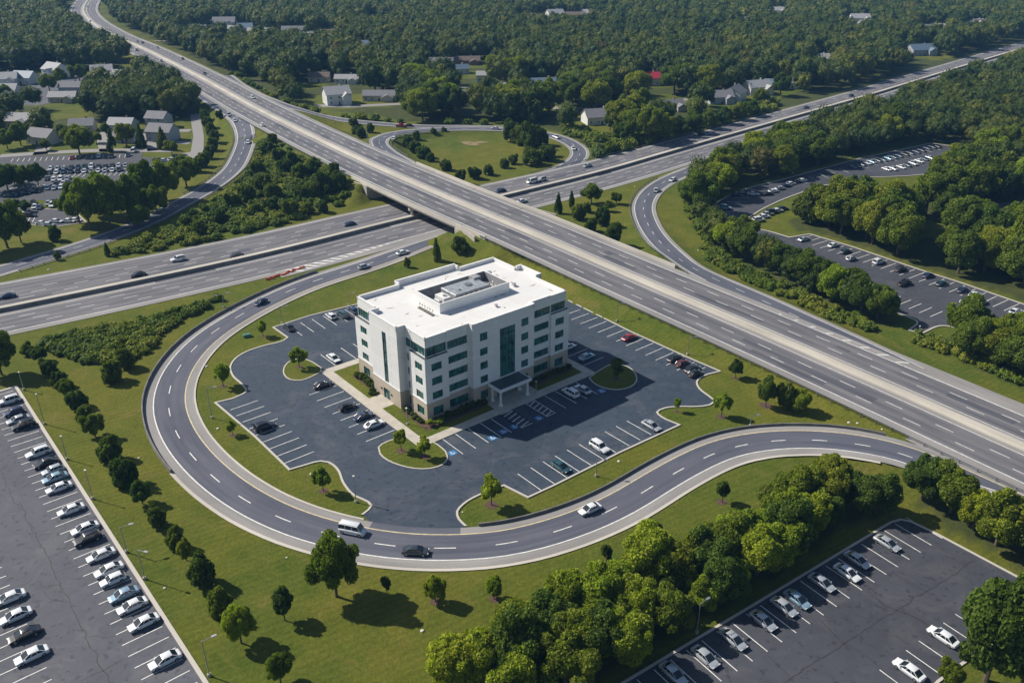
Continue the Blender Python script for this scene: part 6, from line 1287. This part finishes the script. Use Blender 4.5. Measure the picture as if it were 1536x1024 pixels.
# mulch rings under the young trees, pale stones on the grass
mr_ = MB()
for x, y, rr in ((449, 551, 1.0), (602, 677, 1.1), (637, 686, 1.1), (485, 736, 1.0), (737, 757, 1.3), (335, 579, .9), (349, 652, .8), (924, 569, 1.0), (1015, 617, .7), (1082, 625, 1.2), (1103, 567, .9), (1148, 608, 1.5), (653, 902, .9), (741, 898, .9), (909, 844, .9), (982, 812, 1.0), (1083, 753, 1.1), (395, 504, .8)):
    p = atg(x, y); z = max(p[2], .1 if polydist(LOT_C, np.array([p[0]]), np.array([p[1]]))[0] == 0 else p[2]) + .03
    mr_.face([(p[0] + rr * math.cos(k * .5236) * rng.uniform(.85, 1.1), p[1] + rr * math.sin(k * .5236) * rng.uniform(.85, 1.1), z) for k in range(12)])
tag(mr_.build("mulch_ring", M["mulch"]), kind='structure')
for x, y, s__, lab in ((310, 550, .55, "pale stone on the grass left of the young tree by the loop"), (327, 643, .5, "flat white stone beside the far left stalls"), (467, 711, .6, "pale stone on the grass point left of the driveway"), (928, 692, .5, "pale stone on the verge under the bottom row of stalls"), (1273, 634, .55, "pale stone at the tip of the lawn, left one of two"), (1286, 635, .5, "pale stone at the tip of the lawn, right one of two"), (1323, 644, .4, "small white stone at the meeting of ramp and highway"),
                       (208, 687, .4, "white stone on the left lawn near the loop"), (430, 836, .3, "tiny white stone below the loop ramp's left curve"), (247, 882, .4, "white stone on the lawn beside a lamp"), (365, 290, .9, "white boulder in the scrub left of the bridge"), (73, 405, .6, "white stone on the verge of the left exit ramp"), (633, 946, .5, "brown bare stone on the lower lawn"), (694, 768, .3, "tiny white stone at the driveway corner"), (1047, 376, .4, "white stone beside the right hand ramp"), (541, 213, .5, "white stone at the upper ramp gore"), (952, 280, .5, "white stone beside the ramp's left bend")):
    g = atg(x, y); bm = bmesh.new(); bmesh.ops.create_icosphere(bm, subdivisions=2, radius=s__ * .6)
    for v in bm.verts: v.co *= 1 + rng.normal() * .10; v.co.z *= .55
    me = bpy.data.meshes.new("stone"); bm.to_mesh(me); bm.free(); me.materials.append(M["stone_white"]); o = bpy.data.objects.new("stone", me); col.objects.link(o); o.location = (g[0], g[1], g[2] + s__ * .2); tag(o, lab, "stone")
# green utility box
g = atg(371, 505); q = MB(); q.box((-1.0, -.5, 0), (1.0, .5, .75)); q.box((-1.05, -.55, .753), (1.05, .55, .85), taper=.08); o = q.build("utility_box", M["green_box"]); o.location = tuple(g); o.rotation_euler = (0, 0, R(25)); tag(o, "green metal utility box on the lawn behind the car park", "utility box")

# ------------------------------------------------------------------ lamps
def lamp(bx, by, hpx, heads, label, az=0.0):
    g = atg(bx, by); lo, hi = 1, 30
    for _ in range(25):
        m_ = (lo + hi) / 2
        if seen(g[0], g[1], g[2] + m_)[1] > by - hpx: lo = m_
        else: hi = m_
    h = lo; r_ = empty("street_lamp", (g[0], g[1], max(g[2], -.1)), az); tag(r_, label, "street lamp")
    q = MB(); q.tube((0, 0, -.2), (0, 0, .5), .30, .27, 12); q.build("base", M["concrete"], r_)
    q = MB(); q.tube((0, 0, .5), (0, 0, h), .11, .07, 8); q.build("pole", M["steel"], r_)
    for k in range(heads):
        a = k * math.pi; dx, dy = math.cos(a), math.sin(a); q = MB(); q.tube((0, 0, h - .12), (dx * 1.5, dy * 1.5, h + .05), .06, .05, 6); ar = q.build("arm", M["steel"], r_)
        q = MB(); q.box((min(dx * 1.4, dx * 2.2) - .001, -.2, h - .03), (max(dx * 1.4, dx * 2.2) + .001, .2, h + .13)) if heads else None; lh = q.build("lamp_head", M["steel"], r_)
        q = MB(); q.box((dx * 1.8 - .25, -.13, h - .06), (dx * 1.8 + .25, .13, h - .032)); q.build("lens", M["lamp_glass"], lh)
    if heads == 0:
        q = MB(); q.tube((0, 0, h), (0, 0, h + .25), .16, .22, 10); q.build("lamp_head", M["stone_white"], r_)
for a in [(36, 585, 26, 0, "slim lamp post at the top corner of the left car park"), (67, 636, 44, 0, "lamp post on the left lawn, second from the top of the line"), (101, 689, 34, 0, "lamp post on the left lawn beside the white suv"), (139, 748, 42, 0, "lamp post on the left lawn, middle of the line"), (190, 828, 38, 1, "lamp post beside the black suv of the left car park"),
          (217, 868, 44, 1, "lamp post on the lawn beside the fifth tree from the bottom of the row"), (314, 1013, 52, 1, "tall lamp post at the bottom of the left lawn"), (318, 627, 45, 1, "lamp post between the loop ramp and the far left stalls"), (534, 753, 38, 0, "lamp post on the grass point left of the driveway"), (611, 637, 24, 0, "short lamp post in the bed at the front corner of the office"),
          (523, 458, 18, 1, "lamp post behind the back row next to the office"), (423, 485, 26, 1, "lamp post behind the left end of the back row"), (925, 482, 27, 1, "lamp post behind the right hand row near the highway"), (1031, 532, 26, 1, "lamp post behind the black cars of the right hand row"), (894, 714, 26, 1, "lamp post on the verge below the bottom row of stalls"),
          (1125, 639, 15, 1, "short lamp post where the ramp passes the right lawn"), (804, 589, 16, 0, "short lamp post on the pavement right of the entrance canopy"), (1045, 949, 44, 1, "lamp post at the foot of the tree belt above the lower car park"), (336, 461, 20, 2, "double headed lamp post at the top of the loop ramp"),
          (501, 187, 23, 1, "tall lamp post beside the upper ramp, leftmost"), (551, 213, 28, 1, "tall lamp post in the gore above the ring ramp"), (596, 189, 27, 1, "tall lamp post behind the red pickup truck"), (755, 181, 17, 1, "lamp post behind the grass oval"), (894, 238, 28, 1, "tall lamp post between the ring ramp and the crossing highway"), (1066, 1024, 30, 1, "lamp post at the bottom edge of the lower car park") if False else (1376, 506, 16, 0, "short post at the tip of the far right car park")]:
    lamp(*a, az=R(rng.uniform(-20, 40)))

# ------------------------------------------------------------------ houses
def house(px, py, w, d, h, rz, wallc, roofc, label, wing=False, cat="house", group="houses among the trees"):
    g = atg(px, py); r_ = empty("house", (g[0], g[1], max(g[2], -.1)), R(rz)); tag(r_, label, cat, group)
    hw, hd = w / 2, d / 2; rh = d * .32; q = MB(); q.box((-hw, -hd, -.1), (hw, hd, h))
    for s__ in (-1, 1): q.face([(s__ * hw, -hd, h), (s__ * hw, hd, h), (s__ * hw, 0, h + rh)])
    if wing: q.box((hw * .2, -hd - 3.2, -.1), (hw * .9, -hd - .001, h * .8)); q.face([(hw * .2, -hd - 3.2, h * .8), (hw * .9, -hd - 3.2, h * .8), (hw * .55, -hd - 3.2, h * .8 + rh * .6)])
    q.build("wall", M[wallc], r_)
    q = MB(); e_ = .5; t_ = .18; ez = h - e_ * rh / hd
    for s__ in (-1, 1):
        a, b_, c_, f_ = (-hw - e_, s__ * (hd + e_), ez), (hw + e_, s__ * (hd + e_), ez), (hw + e_, 0, h + rh), (-hw - e_, 0, h + rh)
        up = [(p[0], p[1], p[2] + t_) for p in (a, b_, c_, f_)]; q.face(up); q.face([a, b_, c_, f_]); q.face([a, b_, up[1], up[0]]); q.face([b_, c_, up[2], up[1]]); q.face([a, f_, up[3], up[0]])
    if wing:
        xm = hw * .55; zz = h * .8
        for s__ in (-1, 1): q.face([(xm, -hd - 3.7, zz + rh * .6 + .1), (xm + s__ * (hw * .35 + .4), -hd - 3.7, zz - .1), (xm + s__ * (hw * .35 + .4), -hd + .9, zz - .1), (xm, -hd + 2.5, zz + rh * .6 + .1)])
    ro = q.build("roof", M[roofc], r_); q = MB(); q.box((hw * .3, .4, h + rh * .4), (hw * .3 + .9, 1.2, h + rh + .9)); q.build("chimney", M["rust"] if wallc != 'white_wall' else M["concrete"], ro)
    for k in range(max(2, int(w / 4))):
        for s__ in (-1, 1):
            for zz in ([1.0, 3.9] if h > 4.6 else [1.0]):
                if zz + 1.3 > h: continue
                x = -hw + (k + .5) * w / max(2, int(w / 4))
                if wing and s__ < 0 and hw * .1 < x: continue
                q = MB(); q.box((x - .55, s__ * (hd + .02) - .02, zz), (x + .55, s__ * (hd + .02) + .02, zz + 1.2)); f_ = q.build("window", M["white_paint"], r_); q = MB(); q.box((x - .45, s__ * (hd + .05) - .015, zz + .1), (x + .45, s__ * (hd + .05) + .015, zz + 1.1)); q.build("pane", M["car_glass"], f_)
    q = MB(); q.box((-.5, -hd - .04, 0), (.5, -hd, 2.1)); q.build("door", M["plastic_black"], r_)
plain("white_wall", (.62, .62, .60), .8, var=.08); plain("cream_wall", (.48, .44, .36), .8, var=.1); plain("grey_wall", (.34, .36, .38), .8, var=.1); plain("brick_wall", (.26, .14, .09), .9, var=.25, scale=3)
plain("grey_roof", (.19, .19, .205), .85, var=.2); plain("pale_roof", (.34, .34, .35), .8, var=.12); plain("brown_roof", (.15, .115, .095), .9, var=.25); plain("red_roof", (.36, .012, .045), .7, var=.15); plain("blue_roof", (.13, .19, .25), .6, var=.12)
for h_ in H: house(*h_, wing=h_[2] > 14)

# ------------------------------------------------------------------ air
if HAZE > 0:
    q = MB(); q.box((-2290, -118, -1.2), (2290, 2890, 106)); m = bpy.data.materials.new("haze_air"); m.use_nodes = True; t = m.node_tree; t.nodes.clear()
    pv_ = t.nodes.new("ShaderNodeVolumePrincipled"); pv_.inputs["Density"].default_value = HAZE; pv_.inputs["Color"].default_value = (.22, .52, 1, 1); pv_.inputs["Anisotropy"].default_value = .0
    o_ = t.nodes.new("ShaderNodeOutputMaterial"); t.links.new(pv_.outputs[0], o_.inputs["Volume"]); tag(q.build("haze", m), kind='stuff')
cnt = {}
for o in col.objects: cnt[o.name.split('.')[0]] = cnt.get(o.name.split('.')[0], 0) + 1
print("objects", len(col.objects), {k: v for k, v in cnt.items() if v > 90})
